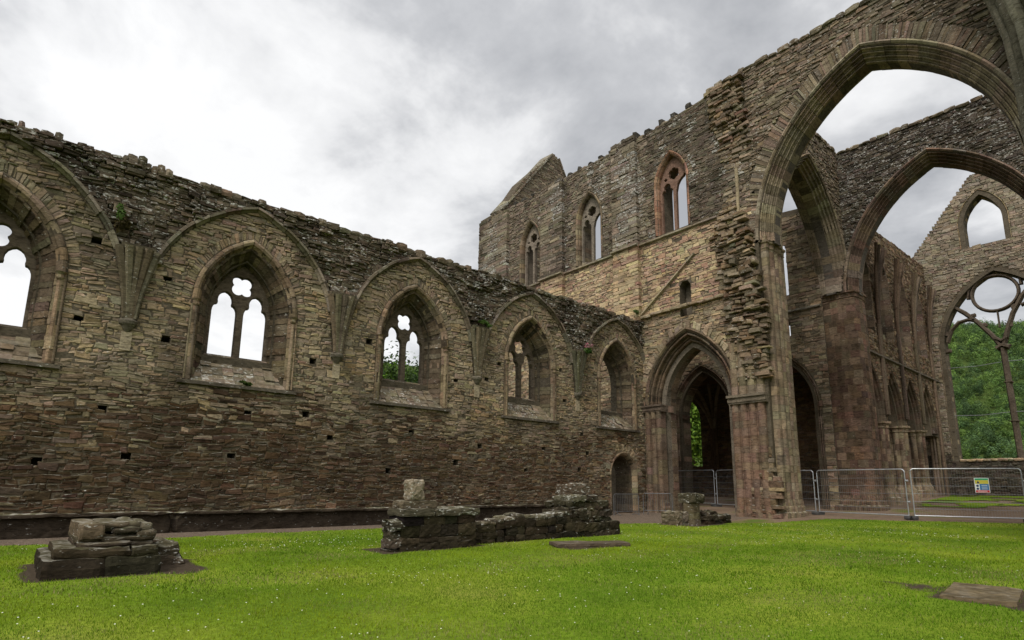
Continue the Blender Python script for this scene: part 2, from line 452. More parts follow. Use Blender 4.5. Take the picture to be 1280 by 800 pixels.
# =================================================================== CAMERA AND LIGHT
RM = np.array([[0.6543698, -0.1297331, -0.7449628], [0.7561, 0.1261022, 0.6421923], [0.0106279, -0.9834976, 0.1806086]])
f_px, cx_px, cy_px = 712.6052, 640.8450, 475.6483
cam = bpy.data.cameras.new('camera'); co = bpy.data.objects.new('camera', cam); COL.objects.link(co)
M = Matrix(((RM[0][0], -RM[0][1], -RM[0][2], 0), (RM[1][0], -RM[1][1], -RM[1][2], 0), (RM[2][0], -RM[2][1], -RM[2][2], 1.43), (0, 0, 0, 1)))
co.matrix_world = M
cam.sensor_width = 36; cam.lens = 36*f_px/1280
cam.shift_x = -(cx_px-640)/1280; cam.shift_y = (cy_px-400)/1280
cam.clip_end = 3000; cam.clip_start = .05
scn.camera = co

SUN_EL, SUN_AZ = 52., 158.      # azimuth measured from +Y (the far end of the church) towards +X
w = bpy.data.worlds.new('World'); scn.world = w; w.use_nodes = True
nt = w.node_tree; nt.nodes.clear()
out = nt.nodes.new('ShaderNodeOutputWorld'); bg = nt.nodes.new('ShaderNodeBackground'); bg.inputs[1].default_value = .1
sky = nt.nodes.new('ShaderNodeTexSky'); sky.sky_type = 'NISHITA'; sky.sun_disc = False
sky.sun_elevation = R_(SUN_EL); sky.sun_rotation = R_(SUN_AZ); sky.air_density = 1.2; sky.dust_density = 2.
tc = nt.nodes.new('ShaderNodeTexCoord'); sp = nt.nodes.new('ShaderNodeSeparateXYZ'); nt.links.new(tc.outputs['Generated'], sp.inputs[0])
zz = math_(nt, 'ADD', math_(nt, 'MAXIMUM', sp.outputs[2], 0.), .22)
cb = nt.nodes.new('ShaderNodeCombineXYZ')
nt.links.new(math_(nt, 'DIVIDE', sp.outputs[0], zz), cb.inputs[0]); nt.links.new(math_(nt, 'DIVIDE', sp.outputs[1], zz), cb.inputs[1])
cb.inputs[2].default_value = 20.2
c1 = N(nt, 'ShaderNodeTexNoise', Scale=.6, Detail=8.0, Roughness=.5, Distortion=.5); nt.links.new(cb.outputs[0], c1.inputs[0])
c2 = N(nt, 'ShaderNodeTexNoise', Scale=2.6, Detail=6.0, Roughness=.6, Distortion=.2); nt.links.new(cb.outputs[0], c2.inputs[0])
cs = math_(nt, 'ADD', math_(nt, 'MULTIPLY', c1.outputs[0], .72), math_(nt, 'MULTIPLY', c2.outputs[0], .28))
cr = ramp(nt, cs, [(.39, (3.4, 3.48, 3.65)), (.44, (4.7, 4.76, 4.9)), (.48, (6.7, 6.72, 6.77)), (.525, (7.9, 7.9, 7.9))])
# cloud glow around the sun, out of view, added to brighten the walls
sdir = (math.sin(R_(SUN_AZ))*math.cos(R_(SUN_EL)), math.cos(R_(SUN_AZ))*math.cos(R_(SUN_EL)), math.sin(R_(SUN_EL)))
vd = nt.nodes.new('ShaderNodeVectorMath'); vd.operation = 'DOT_PRODUCT'; nt.links.new(tc.outputs['Generated'], vd.inputs[0]); vd.inputs[1].default_value = sdir
gl = math_(nt, 'POWER', math_(nt, 'MAXIMUM', vd.outputs['Value'], 0.), 2.5)
gm = math_(nt, 'ADD', 1., math_(nt, 'MULTIPLY', gl, 1.5))
crs = nt.nodes.new('ShaderNodeVectorMath'); crs.operation = 'SCALE'; nt.links.new(cr.outputs[0], crs.inputs[0]); nt.links.new(gm, crs.inputs['Scale'])
skc = mixc(nt, .94, sky.outputs[0], crs.outputs[0])
nt.links.new(skc, bg.inputs[0]); nt.links.new(bg.outputs[0], out.inputs[0])
sun = bpy.data.lights.new('sun', 'SUN'); so = bpy.data.objects.new('sun', sun); COL.objects.link(so)
sun.energy = 1.5; sun.angle = R_(12); sun.color = (1, .955, .89)
az = R_(SUN_AZ); el = R_(SUN_EL)
dirv = Vector((math.sin(az)*math.cos(el), math.cos(az)*math.cos(el), math.sin(el)))
so.rotation_euler = dirv.to_track_quat('Z', 'Y').to_euler()
scn.view_settings.view_transform = 'Standard'; scn.view_settings.look = 'None'; scn.view_settings.gamma = 1
scn.view_settings.exposure = .4; scn.view_settings.use_curve_mapping = False
scn.render.engine = 'CYCLES'; scn.render.resolution_x = 1024; scn.render.resolution_y = 640

# =================================================================== TERRAIN
def hgt(x, y):
    x = np.asarray(x, float); y = np.asarray(y, float)
    h = np.interp(y, [-50, 24, 26.5, 30, 38, 44, 52, 90], [0, 0, .12, .19, .22, .6, 1.0, 1.0])
    h = h+np.clip((-14-x)/4, 0, 1)*np.clip((y-27)/4, 0, 1)*np.clip((60-y)/10, 0, 1)*.14*(np.clip(-34.-x, -1e9, 1) < 0)
    return h
def hill(x, y):
    d = np.sqrt((x+5)**2+(y-20)**2); az = np.arctan2(x, y)
    f = np.clip((d-140)/300, 0, 1); f = f*f*(3-2*f)
    amp = 92+6*np.sin(az*5+2.4)-70*np.clip(az+.2, 0, .3)
    k = np.where((az < -1.1) | (az > 1.6), .45, 1.)
    return f*amp*k
EDGE = np.array([(-17.03, -8), (-17.03, 1.5), (-17.35, 5), (-17.07, 9.3), (-15.6, 14.5), (-14.0, 18.7), (-12.5, 21.5), (-11.3, 23.6), (-10.1, 27.), (-7.5, 28.4), (-4.2, 29.7), (8, 30)])
def edge_x(y):   # lawn is x > edge_x(y) for y < 23, and y < edge_y(x)
    return np.interp(y, EDGE[:, 1], EDGE[:, 0])
def on_lawn(x, y, m=0.):
    j = (fbm(x*1.1, y*1.1, 0, 31)-.5)*.55
    return (x > edge_x(y)+j+m) & (y < 30)
STUMPS = [(-11.9, 1.45, 1.15, 1.05), (-11.45, 7.4, .45, 1.3), (-11.95, 10.9, .42, 2.5), (-12.25, 13.1, .85, 1.05), (-12.6, 20.2, .75, 1.2)]
SLABS = [(-2.0, 10.35, .37, .72, .1), (-9.55, 10.75, .33, .95, -.05), (-1.15, 10.2, .37, .72, .1)]
def soil_amt(x, y):
    s = np.zeros_like(x)
    for (sx, sy, ax, ay) in STUMPS:
        d = np.maximum(np.abs(x-sx)-ax, np.abs(y-sy)-ay)
        s = np.maximum(s, 1-np.clip(d/(.07+.30*np.clip(fbm(x*2.3, y*2.3, 0, 5)-.3, 0, 1)*1.6), 0, 1))
    s = np.maximum(s, 1-np.clip((np.hypot((x+10.9)/.6, (y-2.3)/.4)-.4)/.6+1.2*(fbm(x*3, y*3, 0, 6)-.5), 0, 1))
    for (sx, sy, ax, ay, r) in SLABS:
        s = np.maximum(s, 1-np.clip(np.maximum(np.abs(x-sx)-ax, np.abs(y-sy)-ay)/.12, 0, 1))
    d = np.hypot((x+2.7)/.75, (y-10.5)/.5)+1.3*(fbm(x*4, y*4, 0, 9)-.5); s = np.maximum(s, .75*(1-np.clip(d, 0, 1)))
    d = np.hypot((x+9.6)/.75, (y-10.8)/1.3); s = np.maximum(s, .6*(1-np.clip((d-.5)/.5, 0, 1)))
    return s
def ground_material(name, kind):
    m, nt, b = newmat(name); b.inputs['Roughness'].default_value = .95
    geo = nt.nodes.new('ShaderNodeNewGeometry'); P = geo.outputs['Position']
    n1 = N(nt, 'ShaderNodeTexNoise', Scale=.35, Detail=5.0); nt.links.new(P, n1.inputs[0])
    n2 = N(nt, 'ShaderNodeTexNoise', Scale=14.0, Detail=6.0, Roughness=.7); nt.links.new(P, n2.inputs[0])
    if kind == 'lawn':
        r1 = ramp(nt, n1.outputs[0], [(.3, (.08, .14, .010)), (.5, (.13, .195, .014)), (.62, (.18, .23, .022)), (.75, (.21, .22, .04))])
        r2 = ramp(nt, n2.outputs[0], [(.3, (.6, .6, .6)), (.7, (1.3, 1.3, 1.3))])
        c = mixc(nt, 1., r1.outputs[0], r2.outputs[0], 'MULTIPLY')
        at = N(nt, 'ShaderNodeAttribute', attribute_name='soil')
        so_ = ramp(nt, n2.outputs[0], [(.3, (.035, .026, .017)), (.7, (.085, .065, .045))])
        f = math_(nt, 'MULTIPLY', math_(nt, 'ADD', at.outputs['Fac'], math_(nt, 'SUBTRACT', n2.outputs[0], .75)), 5.); f.node.use_clamp = True
        c = mixc(nt, f, c, so_.outputs[0])
    elif kind == 'earth':
        r1 = ramp(nt, n1.outputs[0], [(.35, (.14, .10, .07)), (.55, (.19, .14, .10)), (.66, (.13, .13, .04)), (.72, (.09, .14, .025))])
        r2 = ramp(nt, n2.outputs[0], [(.3, (.55, .55, .55)), (.7, (1.35, 1.3, 1.25))]); c = mixc(nt, 1., r1.outputs[0], r2.outputs[0], 'MULTIPLY')
    elif kind == 'gravel':
        v = N(nt, 'ShaderNodeTexVoronoi', Scale=34.0); nt.links.new(P, v.inputs[0])
        r1 = ramp(nt, v.outputs['Color'], [(.2, (.10, .075, .055)), (.6, (.165, .125, .092)), (.9, (.24, .19, .145))])
        r2 = ramp(nt, n2.outputs[0], [(.3, (.6, .6, .6)), (.7, (1.2, 1.2, 1.2))]); c = mixc(nt, 1., r1.outputs[0], r2.outputs[0], 'MULTIPLY')
    else:
        r1 = ramp(nt, n1.outputs[0], [(.35, (.03, .05, .012)), (.65, (.06, .085, .02))]); c = r1.outputs[0]
    nt.links.new(c, b.inputs['Base Color'])
    bp = N(nt, 'ShaderNodeBump', Strength=.8, Distance=.04); nt.links.new(n2.outputs[0], bp.inputs['Height']); nt.links.new(bp.outputs[0], b.inputs['Normal'])
    return m
def grid_mesh(name, xs, ys, hf, mask, mat, attr=None):
    X, Y = np.meshgrid(xs, ys, indexing='ij'); Z = hf(X, Y); nx, ny = X.shape
    ii, jj = np.meshgrid(np.arange(nx-1), np.arange(ny-1), indexing='ij')
    xm = (X[:-1, :-1]+X[1:, 1:])/2; ym = (Y[:-1, :-1]+Y[1:, 1:])/2
    ok = np.ones_like(xm, bool) if mask is None else mask(xm, ym)
    a = (ii*ny+jj)[ok]; f = np.stack([a, a+ny, a+ny+1, a+1], 1)
    used = np.unique(f); re = np.full(nx*ny, -1); re[used] = np.arange(len(used))
    mb = MB(); V = np.stack([X.ravel(), Y.ravel(), Z.ravel()], 1)[used]; mb.add(V, re[f], (.1, .1, .1, 0))
    o = mb.build(name, mat, None, True)
    if attr:
        at = o.data.attributes.new(attr[0], 'FLOAT', 'POINT'); at.data.foreach_set('value', attr[1](V[:, 0], V[:, 1]).astype(np.float32))
    return tag(o, kind='structure')
def und(x, y): return (fbm(x*.25, y*.25, 0, 3)-.5)*.05
far_x = np.concatenate([np.linspace(-900, -60, 40), np.linspace(-55, 30, 40), np.linspace(40, 700, 34)])
far_y = np.concatenate([np.linspace(-600, -30, 24), np.linspace(-25, 75, 48), np.linspace(85, 1000, 50)])
grid_mesh('ground', far_x, far_y, lambda x, y: np.where((x > -60) & (x < 34) & (y < 80) & (y > -28), hgt(x, y)-.07, hgt(x, y)-.07+hill(x, y)), None, ground_material('pasture', 'far'))
grid_mesh('bare_earth', np.arange(-36, 10, .35), np.arange(17, 70, .35), lambda x, y: hgt(x, y)+und(x, y)-.012, lambda x, y: ~on_lawn(x, y, .5), ground_material('bare_earth', 'earth'))
grid_mesh('lawn', np.arange(-17.8, 9, .16), np.arange(-9, 31, .16), lambda x, y: hgt(x, y)+und(x, y)+.012*np.clip(1-soil_amt(x, y), 0, 1), lambda x, y: on_lawn(x, y), ground_material('lawn', 'lawn'), ('soil', soil_amt))
grid_mesh('gravel_path', np.arange(-19.3, -13, .2), np.arange(-9, 27, .2), lambda x, y: hgt(x, y)+und(x, y)*.5-.004+.004, lambda x, y: (x < edge_x(y)+.45), ground_material('gravel', 'gravel'))

grid_mesh('grass_bank', np.arange(-11.2, 3, .25), np.arange(41.5, 55.5, .25), lambda x, y: hgt(x, y)+und(x, y)+.05*fbm(x*2, y*2, 0, 4), lambda x, y: (fbm(x*.5, y*.8, 0, 66)+.12*np.clip((y-46)/4, -1, 1) > .47), bpy.data.materials['lawn'])
# grass blades: dense near the camera, thinner and wider further away
def grass(n, dmin, dmax, seed, name_col=None):
    r = np.random.default_rng(seed)
    a0, a1 = R_(-98), R_(-4)      # view fan, from +Y
    d = np.sqrt(r.uniform(dmin**2, dmax**2, n)); th = r.uniform(a0, a1, n)
    return np.sin(th)*d, np.cos(th)*d, d
mb = MB()
for (n, d0, d1, wd, ht, sd) in ((150000, 3.6, 9., .0042, .036, 1), (130000, 9., 16., .0075, .042, 2), (95000, 16., 33., .015, .045, 3)):
    x, y, d = grass(n, d0, d1, sd)
    s = soil_amt(x, y)
    ok = on_lawn(x, y, .02) & (rng.random(n) > s*1.25) & (x > -18)
    x, y, s = x[ok], y[ok], s[ok]; n = len(x)
    z = hgt(x, y)+und(x, y)
    big = fbm(x*.35, y*.35, 0, 77); fine = fbm(x*2.2, y*2.2, 0, 78)
    hh = ht*rng.uniform(.5, 1.25, n)*(.75+.5*fine); a = rng.uniform(0, 6.28, n); lean = rng.uniform(.1, .9, n)*hh; b = rng.uniform(0, 6.28, n)
    W = wd*rng.uniform(.7, 1.4, n)
    p0 = np.stack([x-np.cos(a)*W, y-np.sin(a)*W, z-.005], 1); p1 = np.stack([x+np.cos(a)*W, y+np.sin(a)*W, z-.005], 1)
    p2 = np.stack([x+np.cos(b)*lean, y+np.sin(b)*lean, z+hh], 1)
    V = np.stack([p0, p1, p2], 1).reshape(-1, 3); f = np.arange(n*3).reshape(-1, 3)
    t = np.clip((big-.40)*3.2+rng.normal(0, .22, n), 0, 1)[:, None]
    c = (1-t)*np.array([.08, .17, .006])+t*np.array([.205, .268, .012])
    dry = (rng.random(n) < .04+.42*np.clip((fbm(x*.9, y*.6, 0, 79)-.53)*5, 0, 1))[:, None]
    c = np.where(dry, np.array([.27, .24, .10]), c)*rng.uniform(.45, 1.3, (n, 1))
    mb.add(V, f, c)
tag(mb.build('grass', BLADE), 'short mown green grass covering the lawn inside the ruin', 'grass', kind='stuff')
mb = MB()
r5 = np.random.default_rng(12)
n = 3200; d = np.sqrt(r5.uniform(4.**2, 27.**2, n)); th = r5.uniform(R_(-95), R_(-5), n); x, y = np.sin(th)*d, np.cos(th)*d
ok = on_lawn(x, y, .2) & (soil_amt(x, y) < .1) & (fbm(x*.5, y*.5, 0, 41)+r5.normal(0, .09, n) > .48)
x, y, d = x[ok], y[ok], d[ok]
for xi, yi, di in zip(x, y, d):
    r = .006+.00035*di; z = float(hgt(xi, yi)+und(xi, yi))+.05
    k = 7; a = np.arange(k)*2*math.pi/k
    V = np.c_[xi+r*np.cos(a), yi+r*np.sin(a), z+.25*r*np.sin(a*2+xi)]
    V = np.vstack([V, [xi, yi, z+r*.5]])
    mb.add(V, [[j, (j+1) % k, k] for j in range(k)], (.72, .72, .62, 0))
tag(mb.build('daisies', PETAL), 'tiny white daisies scattered through the mown grass', 'flowers', kind='stuff')

# =================================================================== AISLE WALL
FA = Frame((-19, 0, 0), (0, 1, 0))
FT = Frame((0, 26.05, 0), (1, 0, 0))
UC = [-1.17, 5.04, 11.24, 17.47, 23.7]; SPR = [1.93, 8.14, 14.36, 20.59]
WIN = [Arch(u, 1.38, 6.9, 2.15, 4.42) for u in UC]
HOOD = [Arch(u, 2.76, 6.55, 3.68, 7.0) for u in UC]
DOOR = Arch(24.1, .95, 2.0, 1.05, -.1)
PUT = [(0.95, 8.05), (.8, 5.75), (2.75, 7.35), (2.9, 5.55), (7.3, 5.55), (9.35, 6.6), (12.95, 7.3), (13.3, 5.6), (15.6, 6.7), (16.0, 5.4), (19.4, 7.0), (19.7, 5.5), (1.6, 3.35), (5.35, 3.55), (2.3, 2.1), (5.0, 2.2), (8.1, 3.0), (11.3, 3.35), (13.4, 2.3), (10.4, 1.9), (14.6, 3.0), (17.2, 2.1), (18.3, 3.1), (20.7, 2.2), (21.3, 3.0), (7.2, 3.7), (.4, 1.9), (-1.6, 3.0), (7.6, 8.2), (14.9, 5.9), (20.9, 3.9)]
def put_ok(u, z):
    k = np.ones_like(u, bool)
    for (a, b) in PUT: k &= ~((np.abs(u-a) < .12) & (np.abs(z-b) < .10))
    return k
def aisle_solid(u, z):
    k = put_ok(u, z)
    for A, H in zip(WIN, HOOD):
        k &= ~A.inside(u, z, .22) & ~(A.inside(u, z, .50) & (z > 6.9))
        k &= ~(H.inside(u, z, .14) & ~H.inside(u, z, .0) & (z > 7.9))
    for s in SPR: k &= ~((np.abs(u-s) < .2+.10*np.clip(z-6, 0, 3)) & (z > 5.75) & (z < 8.15))
    k &= ~DOOR.inside(u, z, .18)
    return k
def in_hood(u, z):
    k = np.zeros_like(u, bool)
    for H in HOOD: k |= H.inside(u, z, 0, 4.4)
    return k
def aisle_col(u, z):
    n = len(u); c = np.zeros((n, 4)); ih = in_hood(u, z); nz = fbm(u*.5, z*.7, 0, 55)
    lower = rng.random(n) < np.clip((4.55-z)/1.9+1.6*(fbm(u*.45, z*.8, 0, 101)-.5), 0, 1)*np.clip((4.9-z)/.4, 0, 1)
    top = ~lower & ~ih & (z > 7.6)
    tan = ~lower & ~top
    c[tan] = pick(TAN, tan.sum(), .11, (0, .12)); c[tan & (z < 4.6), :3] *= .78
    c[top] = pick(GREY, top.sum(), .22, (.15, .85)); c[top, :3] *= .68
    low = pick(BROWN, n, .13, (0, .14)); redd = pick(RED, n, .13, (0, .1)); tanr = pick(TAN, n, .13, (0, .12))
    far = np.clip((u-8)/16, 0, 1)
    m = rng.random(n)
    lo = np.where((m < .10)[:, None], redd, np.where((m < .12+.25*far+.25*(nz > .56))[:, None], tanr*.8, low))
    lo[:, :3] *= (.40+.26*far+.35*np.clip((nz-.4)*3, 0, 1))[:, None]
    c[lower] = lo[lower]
    dk = (fbm(u*.9, z*.25, 0, 91) > .63) & ~lower
    c[dk, :3] *= .62
    och = (fbm(u*.6, z*.9, 0, 97) > .63) & (z > 3.2) & (z < 8)
    c[och, :3] *= np.array([1.06, 1.01, .92])
    return c
aw = thing('aisle_wall', 'long rubble stone wall with five pointed windows, seen along its inner face across the lawn', 'wall', (-19, 10, 0))
outer = [(-6, -.3), (26.03, -.3), (26.03, 10.55), (-6, 10.55)]
sq = lambda a, b, r=.12: [(a-r, b-r*.85), (a+r, b-r*.85), (a+r, b+r*.85), (a-r, b+r*.85)]
plate('wall_core', FA, outer, [A.poly(.03) for A in WIN]+[sq(*p) for p in PUT]+[DOOR.poly(.05, z0=-.2)], 0, -.5, STONE, aw, MORTAR)
plate('wall_core', FA, outer, [A.poly(-.36, z0=5.35) for A in WIN]+[DOOR.poly(-.1, z0=-.2)], -.505, -1.25, STONE, aw, (.085, .07, .05, .05))  # rear core coloured darker to stand for shade in the reveals
mb = MB()
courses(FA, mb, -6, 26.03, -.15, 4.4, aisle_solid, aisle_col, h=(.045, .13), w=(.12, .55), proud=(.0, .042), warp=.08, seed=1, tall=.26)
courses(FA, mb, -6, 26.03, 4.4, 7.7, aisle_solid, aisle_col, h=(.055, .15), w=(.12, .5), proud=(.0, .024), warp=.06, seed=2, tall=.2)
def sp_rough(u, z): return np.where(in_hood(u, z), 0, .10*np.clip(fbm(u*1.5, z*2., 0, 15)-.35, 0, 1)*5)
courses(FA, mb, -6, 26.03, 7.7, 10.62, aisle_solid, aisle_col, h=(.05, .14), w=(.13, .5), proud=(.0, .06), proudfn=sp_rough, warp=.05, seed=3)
mb.build('rubble_facing', STONE, aw)
# ragged coping along the top
mb = MB(); u = -6.
while u < 26.:
    wv = rng.uniform(.16, .5); hv = rng.uniform(.06, .2); up = (u < 2.2 and rng.random() < .7)
    if up: wv = rng.uniform(.12, .24); hv = rng.uniform(.16, .36)
    col = pick(GREY, 1, .2, (.2, .6))[0]; col[:3] *= .8
    for d in (-.2, -.75):
        zc = 10.55+hv/2-.05+.08*(fbm(u*.8, 0, 0, 3)-.5)
        hewn(mb, FA.p(u+wv/2, zc, d+rng.uniform(-.05, .12)), (.6, wv*1.05, hv+.1), 0, col, (2, 2, 2), .035, .5)
    u += wv
mb.build('coping', STONE, aw)
RC = [(.12, .098, .07), (.15, .12, .083), (.095, .078, .058), (.135, .10, .07), (.17, .14, .10)]
RC_SHADE = [(.075, .062, .046), (.095, .078, .057), (.06, .05, .038), (.085, .066, .047), (.11, .09, .066)]  # darker reveal palette: recess shade put into the stone colour
splay = [(.22, -.03), (.22, .04), (.18, .09), (.12, .11), (.05, .08), (.02, .0), (-.03, -.07), (-.10, -.09), (-.13, -.2), (-.20, -.3), (-.27, -.38), (-.33, -.55), (-.42, -.74), (-.45, -.78)]
hoodp = [(.17, -.04), (.17, .12), (.15, .2), (.07, .21), (.05, .13), (0, .07), (0, -.04)]
for i, (A, H) in enumerate(zip(WIN, HOOD)):
    mb = MB(); moulding(mb, FA, A, splay[:7], RC, .34, jit=.008); moulding(mb, FA, A, splay[6:], RC_SHADE, .2, jit=.016); wo = mb.build('window', STONE, aw)
    mb = MB(); radial_stones(mb, FA, A, .23, .52, 36, lambda u, z: pick(TAN, len(u), .11)*np.array([.9, .9, .9, 1]), (.0, .03)); mb.build('relieving_arch', STONE, aw)
    mb = MB(); moulding(mb, FA, H, hoodp, [(.10, .09, .07), (.13, .118, .095), (.075, .065, .05), (.16, .15, .125)], .5, ('al', 'ar'), .012, .17); mb.build('hood_mould', STONE, aw)
    # steep weathered sill
    mb = MB(); rows = 7; cols_ = 9
    for r in range(rows):
        for k in range(cols_):
            a0, a1 = A.uc-A.a-.02+2*(A.a+.02)*k/cols_, A.uc-A.a-.02+2*(A.a+.02)*(k+1)/cols_
            t0, t1 = r/rows, (r+1)/rows; j = rng.normal(0, .02)
            P = [FA.p(a, 4.42+1.02*t, .05-.80*t+j) for a, t in ((a0, t0), (a1, t0), (a1, t1), (a0, t1))]
            c = pick([(.12, .10, .075), (.10, .084, .062), (.145, .122, .092)], 1, .15, (.35, .8))[0]
            if a0 > A.uc+.4: c[3] *= .2
            mb.add(P, [[0, 1, 2, 3]], c)
    box(mb, FA, A.uc-1.75, A.uc+1.75, 4.31, 4.415, .0, .13, (.10, .085, .065, .3))
    mb.build('sill', STONE, wo)
    for sgn in (-1, 1):
        mb = MB(); x = A.uc+sgn*(A.a+.09)
        for rr, dd, uu in ((.06, .05, 0), (.035, .06, sgn*.11)):
            tube(mb, [FA.p(x+uu, 4.45, dd), FA.p(x+uu, 5.6, dd), FA.p(x+uu, 6.75, dd)], rr, pick(RC, 1)[0], 8)
        lathe_band(mb, [(FA.p(x, 0, .06)+np.array([.085*math.cos(t), .085*math.sin(t), 0]))[:2] for t in np.arange(10)*.6283], [6.72, 6.76, 6.84, 6.92], [1., 1.25, 1.1, 1.7], RC)
        mb.build('jamb_shaft', STONE, wo)
    if i < 4:
        a = A.a-.45; L = a*.47
        holes = [lancet_trefoil(A.uc-a*.52, 5.46, 6.78, L*.86, .82), lancet_trefoil(A.uc+a*.52, 5.46, 6.78, L*.86, .82), foil(A.uc, 7.88, .19, .185, 4, math.pi/4+.08*(i-1))]
        Ai = A.poly(-.40, z0=5.36)
        plate('tracery', FA, Ai, holes, -.74, -.97, ASHLAR, wo, (.105, .082, .06, .05), bevel=.035)
# springers of the lost vault
for s in SPR:
    mb = MB()
    for k, du in enumerate((-.46, -.24, 0, .24, .46)):
        pts = []
        for t in np.linspace(0, 1, 7):
            pts.append(FA.p(s+du*(.25+.75*t**1.5), 5.95+2.05*t, .10+(.30 if abs(du) < .4 else .12)*t**1.7))
        tube(mb, pts, np.linspace(.075, .12, 7), pick([(.09, .078, .056), (.11, .096, .068), (.075, .067, .05)], 1, .12, (.1, .5))[0], 6)
    for t in np.linspace(0, 1, 6):
        box(mb, FA, s-.12-.30*t, s+.12+.30*t, 5.95+2.0*t-.02, 5.95+2.0*(t+.2)-.03 if t < 1 else 8.1, -.02, .07+.22*t**1.6, pick([(.075, .066, .05), (.062, .056, .04)], 1, .1, (.1, .3))[0])
    so_ = mb.build('vault_springer', STONE, aw)
    mb = MB(); th = np.linspace(-math.pi/2, math.pi/2, 9); rings = [(5.58, .06), (5.68, .12), (5.74, .15), (5.80, .20), (5.88, .22), (5.95, .19)]
    V = np.concatenate([np.array([FA.p(s+r*1.1*math.sin(t), z, r*math.cos(t)) for t in th]) for z, r in rings])
    mb.add(V, [[i*9+j, i*9+j+1, (i+1)*9+j+1, (i+1)*9+j] for i in range(5) for j in range(8)], (.12, .105, .08, .2))
    mb.add(V[:9], [list(range(9))[::-1]], (.07, .06, .05, 0))
    box(mb, FA, s-.13, s+.13, 5.05, 5.58, .0, .045, (.30, .25, .17, .1))
    mb.build('corbel', STONE, so_)
# plinth bench and lower door
mb = MB(); u = -6.
while u < 22.6:
    L = 9.6; L = min(L, 22.72-u)
    c = np.array([.055, .042, .03, .12])
    hewn(mb, FA.p(u+L/2, .555, .06), (.50, L*1.005, .085), 0, c, (2, 50, 2), .022, .3, 77)
    c2 = c.copy(); c2[:3] *= .7  # lower face coloured darker: painted shade below the ledge
    hewn(mb, FA.p(u+L/2, .22, -.02), (.34, L*1.005, .62), 0, c2, (2, 50, 4), .035, .2, 78)
    u += L
mb.build('plinth', STONE, aw)
mb = MB(); moulding(mb, FA, DOOR, [(.20, -.04), (.20, .03), (.13, .05), (.04, .0), (0, -.08), (-.03, -.2)], RC, .3); moulding(mb, FA, DOOR, [(-.03, -.2), (-.1, -.3), (-.12, -1.2)], [tuple(.6*x for x in c_) for c_ in RC_SHADE], .3); mb.build('door_arch', STONE, aw)  # inner jamb colours darkened further as painted doorway shade
mb = MB(); radial_stones(mb, FA, DOOR, .2, .6, 12, lambda u, z: pick(TAN, len(u), .15), (.0, .06)); mb.build('relieving_arch', STONE, aw)

# =================================================================== TRANSEPT WALL
tw = thing('transept_wall', 'tall ruined wall with three high traceried windows and a moulded archway at its foot', 'wall', (-20, 26.05, 0))
TW = [Arch(u, .93, 18.35, 1.75, 15.45) for u in (-28.4, -22.85, -16.7)]
GATE = Arch(-16.15, 1.83, 5.85, 2.95, .05)
SLIT = [(-16.45, 10.35), (-15.78, 10.35), (-15.78, 12.1), (-15.95, 12.36), (-16.28, 12.36), (-16.45, 12.1)]
def tr_solid(u, z):
    k = np.ones_like(u, bool)
    for A in TW: k &= ~A.inside(u, z, .2)
    k &= ~GATE.inside(u, z, .74)
    k &= ~(GATE.inside(u, z, 1.1) & (z > 6.5))
    k &= ~((u > -16.47) & (u < -15.76) & (z > 10.33) & (z < 12.35))
    k &= ~((u > -18.95) & (u < -17.8) & (z < 5.9))
    return k
def tr_col(u, z):
    n = len(u); hi = z > 15.3
    a = pick([(.155, .135, .11), (.125, .105, .085), (.18, .158, .125), (.105, .09, .075), (.14, .112, .092), (.20, .175, .135)], n, .17, (.1, .5))
    b = pick(PALE, n, .14, (0, .16)); c = pick(TAN, n, .17, (0, .12)); pk = pick([(.24, .16, .125), (.21, .145, .115)], n, .12)
    m = rng.random(n); nz = fbm(u*.4, z*.5, 0, 61)
    lo = np.where((m < .14+.2*(nz > .55))[:, None], pk, b)
    w = np.where(hi[:, None], a, lo)
    w = np.where((z < 10.7)[:, None], np.where((m < .6)[:, None], c, b*.8), w)
    w[:, :3] *= np.where((z < 6.5), .75, 1.)[:, None]
    st = fbm(u*.8, z*.15, 0, 17) > .54
    w[hi, :3] *= .84; w[st & hi, :3] *= .62
    wl = (fbm(u*1.1, z*.4, 0, 23) > .58) & hi
    w[wl, 3] += .45
    return w
outer = [(-34.2, -.3), (-12.0, -.3), (-12.0, 22.6), (-18.8, 22.1), (-34.2, 22.1)]
plate('wall_core', FT, outer, [A.poly(.02) for A in TW]+[GATE.poly(.7, z0=-.25), SLIT], 0, -.6, STONE, tw, MORTAR)
plate('wall_core', FT, outer, [A.poly(-.03) for A in TW]+[GATE.poly(0., z0=-.25)], -.605, -1.5, STONE, tw, (.15, .125, .095, .1))
mb = MB()
courses(FT, mb, -34.2, -12.2, 4, 10.6, tr_solid, tr_col, h=(.07, .18), w=(.18, .6), proud=(0, .06), warp=.05, seed=11)
courses(FT, mb, -19.0, -12.2, 0, 4, tr_solid, tr_col, h=(.1, .24), w=(.25, .7), proud=(0, .06), warp=.03, seed=14)
courses(FT, mb, -34.2, -12.2, 10.6, 15.25, tr_solid, tr_col, h=(.09, .2), w=(.2, .6), proud=(0, .04), warp=.04, seed=12)
courses(FT, mb, -34.2, -12.2, 15.25, 22.15, tr_solid, tr_col, h=(.08, .18), w=(.17, .55), proud=(0, .06), warp=.05, seed=13)
mb.build('rubble_facing', STONE, tw)
FTp = Frame((0, 26.05-.30, 0), (1, 0, 0))
